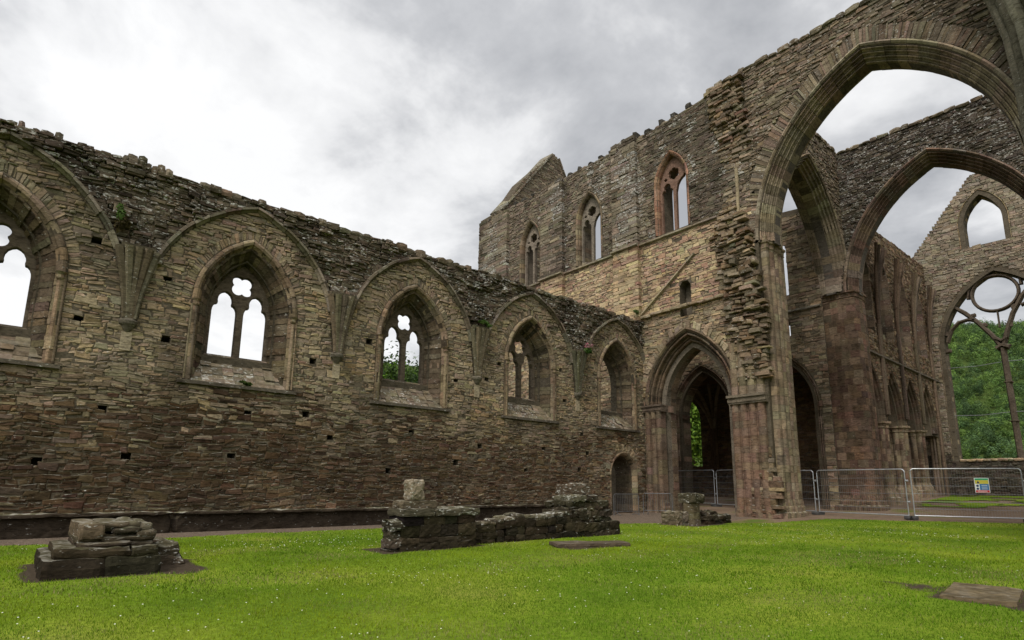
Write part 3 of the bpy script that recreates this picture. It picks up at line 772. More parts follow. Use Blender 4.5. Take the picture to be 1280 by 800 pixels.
for (a, b, z0, z1) in ((-20.75, -18.92, 10.7, 22.35), (-27.1, -25.0, 10.7, 22.1), (-34.2, -30.75, 8, 22.0)):
    mb = MB(); sol = lambda u, z: np.ones_like(u, bool)
    nn = int((z1-z0)/.21); e = np.linspace(z0, z1, nn+1); Q = []
    for i in range(nn):
        us = [a]+sorted(rng.uniform(a+.2, b-.2, 3 if b-a < 2.5 else 6).tolist())+[b]
        for x0, x1 in zip(us[:-1], us[1:]): Q.append([(x0, e[i]), (x1, e[i]), (x1, e[i+1]), (x0, e[i+1])])
    Q = np.array(Q); uc, zc = Q[..., 0].mean(1), Q[..., 1].mean(1)
    quad_stones(mb, FTp, Q, rng.uniform(0, .03, len(Q)), tr_col(uc, zc), base=-.33)
    mb.build('pilaster', STONE, tw)
# string course and roof scar
mb = MB()
for a, b, dd in ((-30.75, -27.1, 0), (-27.15, -24.95, .3), (-25., -20.75, 0), (-20.8, -18.87, .3), (-18.92, -14.0, 0)):
    u = a
    while u < b:
        L = min(rng.uniform(.7, 1.2), b-u)
        stroke(mb, FT, [(u+.004, 15.27), (u+L-.004, 15.27)], .10, .17+dd, -.02+dd, pick([(.17, .15, .12), (.21, .185, .14), (.14, .12, .10)], 1, .12, (.1, .5))[0]); u += L
mb.build('string_course', STONE, tw)
mb = MB(); n = 7
for k in range(n):
    t0, t1 = k/n, (k+1)/n; p = lambda t: (-18.95+3.55*t, 11.05+2.65*t)
    stroke(mb, FT, [p(t0+.003), p(t1-.003)], .085, .17, -.02, pick([(.20, .18, .14), (.24, .215, .16)], 1, .1, (.1, .4))[0])
stroke(mb, FT, [(-20.7, 10.2), (-18.95, 11.1)], .07, .12, -.02, (.18, .16, .12, .2))
for (a, b, zq) in ((-18.9, -13.9, 10.75),):
    u = a
    while u < b:
        L = rng.uniform(.3, .8); hewn(mb, FT.p(u+L/2, zq+.25*(vnoise(u*.8, 0)-.5)+.04*(u-a), .08), (L, .4, rng.uniform(.1, .18)), 0, pick(TAN, 1, .15, (.2, .5))[0], (3, 2, 2), .03, .5); u += L*.98
mb.build('roof_scar', STONE, tw)
TC = [[(.20, .165, .13)], [(.19, .16, .125)], [(.185, .115, .085)]]
for i, A in enumerate(TW):
    mb = MB(); moulding(mb, FT, A, [(.20, -.03), (.20, .05), (.15, .09), (.08, .05), (.02, -.02), (-.02, -.12), (-.02, -1.5)], TC[i] if i == 2 else RC, .36); wo = mb.build('window', STONE, tw)
    mb = MB(); radial_stones(mb, FT, A, .2, .46, 16, lambda u, z: pick(GREY, len(u), .15, (.1, .5)), (0, .05)); mb.build('relieving_arch', STONE, tw)
    a = A.a-.02
    h1 = lancet_trefoil(A.uc-a*.5, 15.44, 17.9, a*.40, .68); h2 = lancet_trefoil(A.uc+a*.5, 15.44, 17.9, a*.40, .68)
    h3 = foil(A.uc, 19.03, .20, .15, 6, .5)
    if i >= 1:
        x = A.uc; h2 = [(x+.09, 15.44), (x+.86, 15.44), (x+.86, 18.3), (x+.80, 18.75), (x+.66, 18.78), (x+.60, 18.66), (x+.5, 18.62), (x+.36, 18.5), (x+.22, 18.3), (x+.12, 17.9)]
    hs = [h1, h2, h3]
    hs += [[(A.uc+.42*s, 18.80), (A.uc+.56*s, 18.72), (A.uc+.66*s, 18.84), (A.uc+.53*s, 18.93)][::s] for s in ((-1, 1) if i == 0 else (-1,))]
    o = plate('tracery', FT, A.poly(.0, z0=15.42), hs, -.30, -.52, ASHLAR, wo, (*TC[i][0], .05), bevel=.03)
    if i >= 1:      # the lost head of one light
        pass
# top of the wall: stubs of the lost parapet
mb = MB()
for u in np.arange(-30.2, -14.6, .92):
    z = 22.12+(.25 if -20.8 < u < -18.8 else 0)+(.06*(u+20) if u > -18.8 else 0)
    hewn(mb, FT.p(u+rng.uniform(-.08, .08), z+.14, -.25), (.34, .5, .36), 0, (.055, .05, .042, .15), (2, 2, 2), .06, .7)
u = -34.1
while u < -14.4:
    L = rng.uniform(.3, .8); z = 22.1+(.05*(u+18.8) if u > -18.8 else 0)
    hewn(mb, FT.p(u+L/2, z, -.7), (L, 1.5, rng.uniform(.12, .3)), 0, pick(GREY, 1, .2, (.2, .6))[0], (3, 3, 2), .05, .5); u += L
mb.build('coping', STONE, tw)
# moulded archway
GP = orders(.75, 1.0, 3); GP += [(-.02, -1.06), (-.02, -1.5)]
GC = [(.115, .087, .066), (.10, .077, .058), (.13, .10, .076), (.108, .077, .058), (.09, .072, .056)]
mb = MB(); moulding(mb, FT, GATE, GP, GC, .42); 
hp = [(.16, -.04), (.16, .10), (.08, .13), (0, .05), (0, -.04)]
Hh = Arch(GATE.uc, GATE.a, GATE.zs, GATE.h, 5.85)
moulding(mb, FT, Hh, [(o+.74, d) for o, d in hp], GC, .5, ('al', 'ar'))
mb.build('gate_arch', STONE, tw)
mb = MB(); radial_stones(mb, FT, GATE, .9, 1.28, 20, lambda u, z: pick(TAN, len(u), .16, (0, .2)), (.0, .14), tmin=.12); mb.build('relieving_arch', STONE, tw)
mb = MB()
for k in ('jl', 'jr'):
    mb = MB(); moulding(mb, FT, Arch(GATE.uc, GATE.a, 5.82, 1, 5.45), [(.84, -.04), (.84, .10), (.6, .12), (.5, -.18), (.34, -.2), (.24, -.5), (.1, -.52), (-.10, -.88), (-.12, -1.1)], GC, .4, (k,), 0)
    if k == 'jl':
        for (z0_, z1_, dd) in ((5.42, 5.5, .20), (5.5, 5.7, .24), (5.7, 5.8, .31)): box(mb, FT, -18.93-dd*.2, -17.78+dd*.2, z0_, z1_, -.4, dd, GC[0]+(.1,))
    mb.build('capital', STONE, tw)
mb = MB(); plan = [(-18.75+.0, 26.4)]
th = np.linspace(math.pi, 2*math.pi, 7)
P = []
for cx in (-18.72, -18.36, -18.02): P += [(cx+.15*math.cos(t), 25.97+.13*math.sin(t)-(.0 if cx < -18.5 else 0)) for t in th]
P += [(-17.87, 26.4), (-18.87, 26.4)]
column(mb, P, .75, 5.45, GC, .42, 7); lathe_band(mb, P, [0, .35, .45, .6, .75], [1.15, 1.15, 1.08, 1.06, 1.0], GC); lathe_band(mb, P, [5.45, 5.5, 5.65, 5.8], [1., 1.05, 1.05, 1.16], GC)
mb.build('respond', STONE, tw)
# torn masonry where the lost wall joined
def torn(mb, F, u0, u1, z0, z1, solid, depth, pal, h=(.05, .24), w=(.12, .7), lich=(.05, .5), rag=.14):
    Q = []; z = z0
    while z < z1:
        hh = rng.uniform(*h); u = u0
        while u < u1:
            ww = rng.uniform(*w); um, zm = u+ww/2, z+hh/2
            if solid(um, zm): Q.append((u, u+ww, z, z+hh, depth(um, zm)))
            u += ww
        z += hh
    Q = np.array(Q); q = np.stack([Q[:, [0, 2]], Q[:, [1, 2]], Q[:, [1, 3]], Q[:, [0, 3]]], 1)
    q[..., 1] += (fbm(q[..., 0]*.9, q[..., 1]*.9, 0, 8)-.5)*.16
    d = np.maximum(.02, Q[:, 4]+rng.normal(0, rag, len(Q))*np.clip(Q[:, 4]*1.6, .25, 1))
    quad_stones(mb, F, q, d, pick(pal, len(Q), .18, lich), gap=.0, bev=.05, base=-.05, jit=.06)
MIX = TAN+GREY+BROWN
mb = MB()
lft = lambda z: np.interp(z, [6.5, 8, 9.2, 10.8, 12.5, 14.2, 15.3, 15.9], [-13.3, -13.5, -13.9, -14.0, -14.1, -14.25, -14.2, -13.4])
rgt = lambda z: np.interp(z, [6.5, 9.2, 12, 13.4, 14.6, 15.9], [-11.9, -11.85, -12.1, -12.3, -12.6, -13.2])
dep = lambda u, z: .06+.40*np.clip((u-lft(z))/.7, 0, 1)*np.clip((16.0-z)/1.6, 0, 1)*(.55+.45*np.clip((z-7)/4, 0, 1))
torn(mb, FT, -14.5, -11.7, 6.5, 15.9, lambda u, z: lft(z) < u < rgt(z), dep, MIX)
mb.build('torn_masonry', STONE, tw); mb = MB()
l2 = lambda z: np.interp(z, [17.6, 19, 20.5, 22.6], [-13.3, -13.7, -14.1, -14.3]); 
torn(mb, FT, -14.6, -12.1, 17.6, 22.55, lambda u, z: l2(z) < u < -12.15-.05*(z-19), lambda u, z: .05+.30*np.clip((z-17.8)/2.5, 0, 1)*np.clip((u-l2(z))/.6, .2, 1), MIX, h=(.08, .2))
mb.build('torn_masonry', STONE, tw); mb = MB()
torn(mb, FT, -13.1, -11.5, .1, 3.1, lambda u, z: -13.0+.16*z < u < -11.85, lambda u, z: .22*np.clip((3.4-z)/1.5, 0, 1)*.6+.06, RED+BROWN+BROWN+TAN, h=(.14, .3), w=(.3, .8), lich=(0, .2), rag=.05)
mb.build('torn_masonry', STONE, tw); mb = MB()
u = -14.3
while u < -12.2:
    L = rng.uniform(.3, .6); hewn(mb, FT.p(u+L/2, 22.55+.15*vnoise(u*2, 0), -.4), (L, 1.1, rng.uniform(.2, .4)), 0, pick(GREY, 1, .2, (.2, .5))[0], (3, 3, 2), .08, .6); u += L
mb.build('coping', STONE, tw)
mb = MB(); tube(mb, [FT.p(-12.85, 14.2, .1), FT.p(-12.85, 15.2, .1), FT.p(-12.82, 16.3, .1), FT.p(-12.82, 17.5, .1)], .085, (.29, .235, .15, .1), 10); mb.build('vault_shaft', STONE, tw)

# gable of the transept end, seen edge on
FG = Frame((-33.4, 0, 0), (0, 1, 0))
tg = thing('transept_gable', 'steep bare stone gable rising behind the far end of the tall wall', 'wall', (-33.4, 32, 0))
go = [(26.3, -.3), (38.6, -.3), (38.6, 22.4), (34.9, 29.3), (34.2, 30.6), (33.4, 31.0), (33.0, 30.6), (29.6, 26.9), (27.6, 23.7), (26.3, 22.6)]
plate('wall_core', FG, go, [], 0, -1.3, STONE, tg, MORTAR)
def poly_in(u, z, P):
    r = np.zeros_like(u, bool); P = np.array(P)
    for (x0, y0), (x1, y1) in zip(P, np.roll(P, -1, 0)):
        c = (y0 > z) != (y1 > z); r ^= c & (u < (x1-x0)*(z-y0)/(y1-y0+1e-12)+x0)
    return r
mb = MB(); courses(FG, mb, 26.3, 38.6, 10, 31, lambda u, z: poly_in(u, z, go), lambda u, z: pick(GREY, len(u), .18, (.1, .5)), h=(.12, .24), w=(.3, .7), proud=(0, .05))
mb.build('rubble_facing', STONE, tg)
mb = MB()
for (a, b) in (((27.4, 23.5), (33.2, 30.9)), ((34.0, 30.8), (38.5, 22.6))):
    a, b = np.array(a), np.array(b); n = 9
    for k in range(n):
        t = (k+.5)/n; p = a+(b-a)*t; ang = math.atan2(b[1]-a[1], b[0]-a[0])
        stroke(mb, FG, [a+(b-a)*(k+.03)/n, a+(b-a)*(k+.97)/n], .13, .14, -1.44, pick(GREY, 1, .15, (.3, .7))[0])
mb.build('coping', STONE, tg)

# =================================================================== CROSSING
def rpier(name, label, cx, cy, r, z1, capz, cols, flute=.075, lob=8):
    t = thing(name, label, 'pier', (cx, cy, 0), 'piers carrying the great arches')
    n = 96; th = np.arange(n)*2*math.pi/n
    base = r/np.maximum(np.abs(np.cos(th)), np.abs(np.sin(th)))**.72
    rr = base*(1-flute*(1-np.abs(np.cos(th*lob)))**1.0)
    plan = np.c_[cx+rr*np.cos(th), cy+rr*np.sin(th)]
    h0 = float(hgt(cx, cy-1.5))-.1
    mb = MB(); column(mb, plan, h0+.95, z1, cols, .40, 6, .003, (0, .12)); mb.build('shaft', ASHLAR, t)
    mb = MB(); lathe_band(mb, plan, [h0, h0+.35, h0+.4, h0+.6, h0+.66, h0+.8, h0+.95], [1.16, 1.15, 1.08, 1.07, 1.03, 1.03, 1.0], cols); mb.build('base', STONE, t)
    if capz:
        mb = MB(); lathe_band(mb, plan, [capz-.32, capz-.27, capz-.24, capz-.06, capz, capz+.1, capz+.12], [1.0, 1.035, 1.01, 1.025, 1.085, 1.085, 1.0], cols); mb.build('capital', ASHLAR, t)
    return t
pw = rpier('crossing_pier', 'pale brown clustered pier with torn stonework on its front, beside the archway and fence', -12.66, 27.2, 1.03, 13.6, 13.2, PIERC, .06, 8)
mb = MB()
# lower red-brown respond with its own capital on the front of this pier
pl = [(-13.85+.0, 26.4)]
P = []
for cx in (-13.62, -13.2, -12.78, -12.36): P += [(cx+.18*math.cos(t), 25.95+.15*math.sin(t)) for t in th]
P += [(-12.15, 26.5), (-13.83, 26.5)]
column(mb, P, .6, 5.4, [(.125, .086, .065), (.115, .08, .062), (.14, .10, .075), (.105, .082, .063)], .4, 7); lathe_band(mb, P, [0, .3, .45, .6], [1.12, 1.12, 1.05, 1.0], RED)

for (z0_, z1_, dd) in ((5.36, 5.44, .30), (5.44, 5.66, .35), (5.66, 5.78, .43)): box(mb, FT, -13.82-dd*.2, -12.1+dd*.2, z0_, z1_, -.4, dd, (.15, .122, .09, .15))
column(mb, [(x, y+.06) for x, y in P], 5.78, 8.4, PIERC, .42, 7)
mb.build('respond', STONE, pw)
pe = rpier('crossing_pier', 'massive dark red clustered pier behind the mesh fence, left of the row of small arches', -12.52, 38.1, 1.1, 13.6, 13.2, DARKR+DARKR+RED, .028, 6)
rpier('crossing_pier', 'pier at the right edge of the picture under the foot of the nearest great arch', -1.1, 27.2, 1.1, 13.6, 13.2, PIERC)
rpier('crossing_pier', 'pier hidden past the right edge carrying the foot of the dark arch', -1.6, 38.1, 1.2, 13.6, 13.2, DARKR+RED)

def crossing(name, label, F, A, Wd, D, u0, u1, ztop, colfn, mcols, thick, ring, seed, lmb=None):
    t = thing(name, label, 'arch', tuple(F.p(A.uc, 0, 0)), 'great arches of the crossing')
    out_ = [(u0, A.zs-.1)]+[A.pos('jl', A.zs-.1, Wd-.05)]+A.poly(Wd-.05, 20, A.zs)[1:-1]+[A.pos('jr', A.zs-.1, Wd-.05), (u1, A.zs-.1), (u1, ztop), (u0, ztop)]
    out2 = [(u0, A.zs-.1)]+[A.pos('jl', A.zs-.1, 0)]+A.poly(0, 20, A.zs)[1:-1]+[A.pos('jr', A.zs-.1, 0), (u1, A.zs-.1), (u1, ztop), (u0, ztop)]
    plate('wall_core', F, out_, [], 0, -D+.02, STONE, t, MORTAR)
    plate('wall_core', F, out2, [], -D+.015, -thick+D-.02, STONE, t, (.11, .095, .08, .1))
    mb = MB(); moulding(mb, F, A, orders(Wd, D, 4)+[(0, -D-.1), (0, -thick+D)], mcols, .45, ('al', 'ar'), .005)
    F2 = Frame(F.O-F.N*thick, -F.U); A2 = Arch(-A.uc, A.a, A.zs, A.h, A.zs)
    moulding(mb, F2, A2, orders(Wd, D, 4), mcols, .45, ('al', 'ar'), .005)
    hpf = [(.14, -.03), (.14, .09), (.07, .12), (0, .05), (0, -.03)]
    moulding(mb, F, A, [(o+Wd-.01, d) for o, d in hpf], mcols, .6, ('al', 'ar'), .004)
    mb.build('arch_moulding', ASHLAR, t)
    sol = lambda u, z: ~A.inside(u, z, Wd+.12+ring, -99)
    mb = MB(); courses(F, mb, u0, u1, A.zs, ztop, sol, colfn, h=(.07, .17), w=(.18, .55), proud=(0, .08), warp=.05, seed=seed); mb.build('rubble_facing', STONE, t)
    mb = MB(); radial_stones(mb, F, A, Wd+.13, Wd+.13+ring, 76, colfn, (.0, .07)); mb.build('relieving_arch', STONE, t)
    mb = MB(); u = u0
    while u < u1:
        L = min(rng.uniform(.25, .7), u1-u+.01)
        for dd in (-.3, -thick+.4): hewn(mb, F.p(u+L/2, ztop+.02+.1*(vnoise(u*1.3, 0, 0, seed)-.3), dd), (L if abs(F.U[0]) > .5 else .9, .9 if abs(F.U[0]) > .5 else L, rng.uniform(.12, .3)), 0, pick(GREY, 1, .2, (.2, .6))[0], (3, 3, 2), .05, .5)
        u += L
    mb.build('coping', STONE, t)
    return t
AW = Arch(-6.85, 4.62, 13.3, 6.9, 13.3)
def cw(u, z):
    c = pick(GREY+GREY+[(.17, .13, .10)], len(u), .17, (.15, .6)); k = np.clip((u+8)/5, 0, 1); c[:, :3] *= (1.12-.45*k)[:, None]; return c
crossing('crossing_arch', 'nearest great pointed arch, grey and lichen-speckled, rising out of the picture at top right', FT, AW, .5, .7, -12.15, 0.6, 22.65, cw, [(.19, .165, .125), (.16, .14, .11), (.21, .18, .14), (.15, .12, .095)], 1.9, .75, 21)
FE = Frame((0, 37.0, 0), (1, 0, 0)); AE = Arch(-7.05, 4.3, 13.2, 6.65, 13.2)
crossing('crossing_arch', 'second great pointed arch with blackened wall and dark red mouldings, seen through the nearest one', FE, AE, .5, .65, -11.9, 0., 22.25,
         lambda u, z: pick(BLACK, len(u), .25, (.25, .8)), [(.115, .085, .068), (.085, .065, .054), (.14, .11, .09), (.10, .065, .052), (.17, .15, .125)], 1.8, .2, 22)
FN = Frame((-11.75, 0, 0), (0, 1, 0)); AN = Arch(32.6, 4.15, 13.3, 6.6, 13.3)
crossing('crossing_arch', 'great arch seen almost edge on, between the pale pier and the dark red pier', FN, AN, .5, .65, 27.9, 37.0, 22.35,
         lambda u, z: pick(GREY, len(u), .2, (.15, .55)), [(.17, .15, .115), (.14, .12, .095), (.19, .165, .13)], 1.8, .2, 23)

# springing of the lost nave vault at the right edge
nw = thing('nave_wall', 'mossy fragment of high wall with curved vault ribs at the top right corner', 'wall', (-1, 23, 0))
FS = Frame((-.85, 0, 0), (0, -1, 0)); NA = Arch(-21.9, 2.4, 5.8, 4.2, 0)
no = [(-26.0, 0), NA.pos('jl', 0, 0)]+NA.poly(0, 14, 0)[1:-1]+[NA.pos('jr', 0, 0), (-17.2, 0), (-17.2, 20.5), (-19.5, 21.8), (-26.0, 22.4)]
plate('wall_core', FS, no, [], 0, -1.5, STONE, nw, (.07, .07, .04, .05))
mb = MB(); courses(FS, mb, -26, -17.2, 10.5, 21.5, lambda u, z: np.ones_like(u, bool), lambda u, z: pick([(.07, .07, .035), (.09, .08, .05), (.06, .055, .035)], len(u), .15), h=(.2, .35), w=(.3, .7), proud=(0, .04)); mb.build('rubble_facing', STONE, nw)
def rib(dx, dy): return [(x+dx, y+dy, z) for x, y, z in ((-1.93, 25.75, 12.9), (-1.93, 25.7, 16.), (-2.02, 25.6, 17.8), (-2.2, 25.5, 18.9), (-2.44, 25.3, 20.), (-2.75, 25., 21.1), (-3.1, 24.7, 22.))]
for (r, pts, c) in ((.20, rib(0, 0), (.15, .135, .10, .3)), (.24, rib(.42, -.25), (.23, .215, .16, .3)), (.14, rib(.16, -.25), (.12, .11, .08, .2)), (.2, rib(.95, -.5), (.14, .135, .085, .2)), (.14, rib(.72, -.3), (.07, .065, .04, .1))):
    mb = MB(); tube(mb, pts, r, c, 10); mb.build('vault_rib', STONE, nw)

# =================================================================== TRANSEPT ARCADE (behind the archway)
FTE = Frame((0, 37.0, 0), (1, 0, 0))
ta = thing('transept_arcade', 'inner arcade wall with dark chapels under an added half vault, seen through the archway and beside the pale pier', 'wall', (-21, 37, 0))
TA = [Arch(u, 1.95, 6.6, 3.15, 0) for u in (-16.35, -21.95, -27.55)]
clw = [[(-17.3, 13.9), (-15.25, 13.9), (-15.25, 17.2), (-16.2, 18.6), (-17.3, 17.2)], [(-16.1, 11.1), (-15.35, 11.1), (-15.35, 12.25), (-16.1, 12.25)], [(-23., 15.4), (-21., 15.4), (-21., 18.5), (-22, 20), (-23., 18.5)], [(-28.4, 15.4), (-26.4, 15.4), (-26.4, 18.5), (-27.4, 20), (-28.4, 18.5)]]
o_ = [(-33.4, 0)]
for A in TA[::-1]: o_ += A.poly(0, 12, 0)
o_ += [(-13.3, 0), (-13.3, 19.5), (-18, 20), (-33.4, 19.2)]
plate('wall_core', FTE, o_, clw, -.3, -1.5, STONE, ta, MORTAR)
plate('wall_core', FTE, [(-33.4, 0)]+sum([A.poly(.5, 12, 0) for A in TA[::-1]], [])+[(-13.3, 0), (-13.3, 19.5), (-18, 20), (-33.4, 19.2)], clw, 0, -.295, STONE, ta, MORTAR)
def ta_sol(u, z):
    k = np.ones_like(u, bool)
    for A in TA: k &= ~A.inside(u, z, .55, -9)
    for P in clw: k &= ~poly_in(u, z, P)
    return k
mb = MB(); courses(FTE, mb, -30, -13.3, 0, 19.3, ta_sol, lambda u, z: pick(TAN+RED[:2]+GREY, len(u), .16, (0, .2)), h=(.12, .26), w=(.3, .7), proud=(0, .05), warp=.03); mb.build('rubble_facing', STONE, ta)
for A in TA:
    mb = MB(); moulding(mb, FTE, A, orders(.55, .6, 3)+[(0, -1.5)], [(.15, .115, .09), (.12, .092, .072), (.17, .135, .105)], .42)
    A_ = Arch(A.uc, A.a, 6.75, 1, 6.4)
    moulding(mb, FTE, A_, [(.64, -.04), (.64, .08), (.45, .1), (.3, -.2), (.1, -.4), (-.12, -.6), (-.12, -1.3)], GC, .4, ('jl', 'jr'), 0)
    mb.build('arcade_arch', STONE, ta)
mb = MB(); stroke(mb, FTE, [(-30, 12.75), (-13.4, 12.75)], .1, .14, -.02, (.17, .15, .12, .3)); mb.build('string_course', STONE, ta)
# closed chapels: back wall with a window, half vault added above to darken them
FC = Frame((0, 43.2, 0), (1, 0, 0)); CA = Arch(-27.0, 1.15, 7.0, 1.9, 3.1)
plate('chapel_wall', FC, [(-33.4, 0), (-13.5, 0), (-13.5, 10.6), (-33.4, 10.6)], [CA.poly(0)], 0, -1.0, STONE, ta, (.10, .08, .065, .1))
mb = MB(); courses(FC, mb, -33.4, -13.5, 0, 10.5, lambda u, z: ~CA.inside(u, z, .05), lambda u, z: pick(BROWN, len(u), .16, (0, .1)), h=(.15, .28), w=(.3, .7), proud=(0, .05)); mb.build('rubble_facing', STONE, ta)
mb = MB()
ny = 6
for i in range(ny):
    y0, y1 = 40.9+2.3*i/ny, 40.9+2.3*(i+1)/ny; zf = lambda y: 9.9+.8*math.sin((y-38.4)/4.8*math.pi)
    mb.add([(-33.4, y0, zf(y0)), (-13.5, y0, zf(y0)), (-13.5, y1, zf(y1)), (-33.4, y1, zf(y1)), (-33.4, y0, zf(y0)+.4), (-13.5, y0, zf(y0)+.4), (-13.5, y1, zf(y1)+.4), (-33.4, y1, zf(y1)+.4)], [[0, 1, 2, 3], [7, 6, 5, 4], [0, 3, 7, 4], [1, 5, 6, 2]], pick(BROWN, 1)[0])
mb.build('vault', STONE, ta)  # partial vault, added to keep the chapels dark
for u in (-24.6, -19.3):
    mb = MB()
    for k in (-.2, 0, .2): tube(mb, [FC.p(u+k, 0, .12), FC.p(u+k, 6.2, .12)], .13, pick(BROWN, 1)[0], 7)
    for k in (-1, -.4, .4, 1):
        tube(mb, [FC.p(u+k*.1, 6.2, .12), FC.p(u+k*.4, 7.4, .4), FC.p(u+k*.9, 8.6, 1.0), FC.p(u+k*1.6, 9.6, 1.7)], .13, pick(TAN, 1)[0], 6)
    mb.build('vault_springer', STONE, ta)

# =================================================================== PRESBYTERY ARCADE
FP = Frame((-12.0, 0, 0), (0, 1, 0))
pa = thing('choir_arcade', 'receding arcade of four narrow arches on clustered columns, right of the dark red pier', 'wall', (-12.5, 48, .5))
PCN = [40.55, 44.5, 48.55, 52.6]; PPR = [42.5, 46.5, 50.6]
PA = [Arch(u, 1.42, 5.75, 3.1, 5.75) for u in PCN]
CL = [Arch(u, 1.05, 15.2, 2.2, 11.6) for u in PCN]
o_ = [(38.6, 5.6)]
for A in PA: o_ += [A.pos('jl', 5.6, 0)]+A.poly(0, 12, 5.75)[1:-1]+[A.pos('jr', 5.6, 0)]
o_ += [(56.2, 5.6), (56.2, 20.0), (47, 19.7), (44, 19.5), (42, 20.6), (38.6, 21.2)]
plate('wall_core', FP, o_, [A.poly(0) for A in CL], -.35, -1.3, STONE, pa, MORTAR)
o2 = [(38.6, 5.6)]
for A in PA: o2 += [A.pos('jl', 5.6, .45)]+A.poly(.45, 12, 5.75)[1:-1]+[A.pos('jr', 5.6, .45)]
o2 += o_[-5:]
plate('wall_core', FP, o2, [A.poly(.25) for A in CL], 0, -.345, STONE, pa, MORTAR)
def pa_sol(u, z):
    k = np.ones_like(u, bool)
    for A in PA: k &= ~A.inside(u, z, .5, -9)
    for A in CL: k &= ~A.inside(u, z, .25)
    return k
mb = MB(); courses(FP, mb, 38.6, 56, 5.7, 20, lambda u, z: pa_sol(u, z) & poly_in(u, z, o2), lambda u, z: pick(RED+BROWN+BROWN+TAN, len(u), .2, (.0, .35))*np.array([.8, .8, .8, 1]), h=(.1, .22), w=(.2, .6), proud=(0, .06)); mb.build('rubble_facing', STONE, pa)
PB = [(.085, .066, .052), (.07, .055, .044), (.10, .08, .062), (.08, .057, .045)]
for A, C_ in zip(PA, CL):
    mb = MB(); moulding(mb, FP, A, orders(.5, .5, 3)+[(0, -1.3)], PB, .4, ('al', 'ar')); mb.build('arcade_arch', STONE, pa)
    mb = MB(); moulding(mb, FP, C_, [(.27, -.03), (.27, .06), (.15, .06), (.1, -.1), (0, -.3), (0, -1.3)], PB, .4); mb.build('clerestory_window', STONE, pa)
for u in PPR:
    mb = MB(); pl = shafted_plan(-12.62, u, .64, 8, .2, 64); h0 = float(hgt(-12.6, u))-.1
    column(mb, pl, h0+1.1, 5.3, PIERC+DARKR, .4, 4); lathe_band(mb, pl, [h0, h0+.5, h0+.55, h0+.8, h0+.9, h0+1.1], [1.5, 1.48, 1.3, 1.25, 1.12, 1.0], PIERC)
    lathe_band(mb, pl, [5.3, 5.36, 5.4, 5.55, 5.62, 5.75], [1., 1.1, 1.04, 1.1, 1.28, 1.28], PIERC); mb.build('column', STONE, pa)
for u in PPR+[54.7, 38.95]:
    mb = MB()
    for k in (-.16, 0, .16): tube(mb, [FP.p(u+k, 6.2 if u < 54 else 1., .1), FP.p(u+k, 9, .1), FP.p(u+k, 12.3, .1)], .1, pick(PB, 1)[0], 6)
    for k in (-1, -.4, .4, 1):
        tube(mb, [FP.p(u, 12.2, .12), FP.p(u+k*.15, 14, .2), FP.p(u+k*.5, 16, .42), FP.p(u+k*1.0, 17.6, .75)], .1, pick(PB, 1)[0], 6)
    mb.build('vault_shaft', STONE, pa)
mb = MB(); stroke(mb, FP, [(38.7, 10.05), (56, 10.05)], .11, .2, -.02, (.12, .10, .08, .2)); mb.build('string_course', STONE, pa)
FPA = Frame((-18.6, 0, 0), (0, 1, 0)); AV = [Arch(u, 1.3, 5., 2.2, 2.8) for u in PCN]
pq = thing('choir_aisle_wall', 'dim outer wall glimpsed through the narrow arcade arches', 'wall', (-18.6, 48, .5))
plate('wall_core', FPA, [(44.3, -.2), (56.5, -.2), (56.5, 9), (44.3, 9.)], [A.poly(0) for A in AV[1:]], 0, -1.1, STONE, pq, (.11, .09, .07, .2))

# =================================================================== EAST WINDOW WALL
FW = Frame((0, 56.2, 0), (1, 0, 0))
ew = thing('gable_wall', 'far end wall with tall ruined traceried window below a gable with a small window', 'wall', (-7.5, 56.2, 1))
EW = Arch(-7.55, 3.72, 12.7, 5.75, 3.7); GW = Arch(-7.75, 1.32, 22.6, 2.5, 20.75)
eo = [(-14.0, 0), (-1.2, 0), (-1.2, 20.6), (-3.9, 21.6), (-4.8, 23.3), (-5.1, 24.5), (-5.9, 25.4), (-6.9, 26.35), (-7.6, 26.75), (-8.2, 26.6), (-9.0, 25.6), (-10.6, 23.6), (-12.5, 21.1), (-13.2, 20.2), (-14.0, 19.9)]
plate('wall_core', FW, eo, [EW.poly(.0), GW.poly(-.1)], -.02, -1.3, STONE, ew, MORTAR)
def ew_sol(u, z): return poly_in(u, z, eo) & ~EW.inside(u, z, .42) & ~GW.inside(u, z, .3)
def ew_col(u, z):
    c = pick([(.15, .13, .10), (.18, .16, .125), (.12, .105, .085), (.16, .13, .105)], len(u), .16, (.15, .55))
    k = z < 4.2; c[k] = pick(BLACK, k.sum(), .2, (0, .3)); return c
mb = MB(); courses(FW, mb, -14, -1.2, .3, 26.8, ew_sol, ew_col, h=(.12, .25), w=(.28, .65), proud=(0, .07), warp=.03); mb.build('rubble_facing', STONE, ew)
mb = MB(); moulding(mb, FW, EW, orders(.42, .45, 3)+[(0, -.9)], PIERC, .42); wo = mb.build('window', ASHLAR, ew)
mb = MB(); moulding(mb, FW, GW, [(.3, -.03), (.3, .04), (.26, .05), (.22, -.05), (.05, -.45), (-.1, -.6), (-.1, -1.3)], [(.19, .155, .10), (.16, .135, .09), (.21, .165, .105)], .35); mb.build('gable_window', STONE, ew)
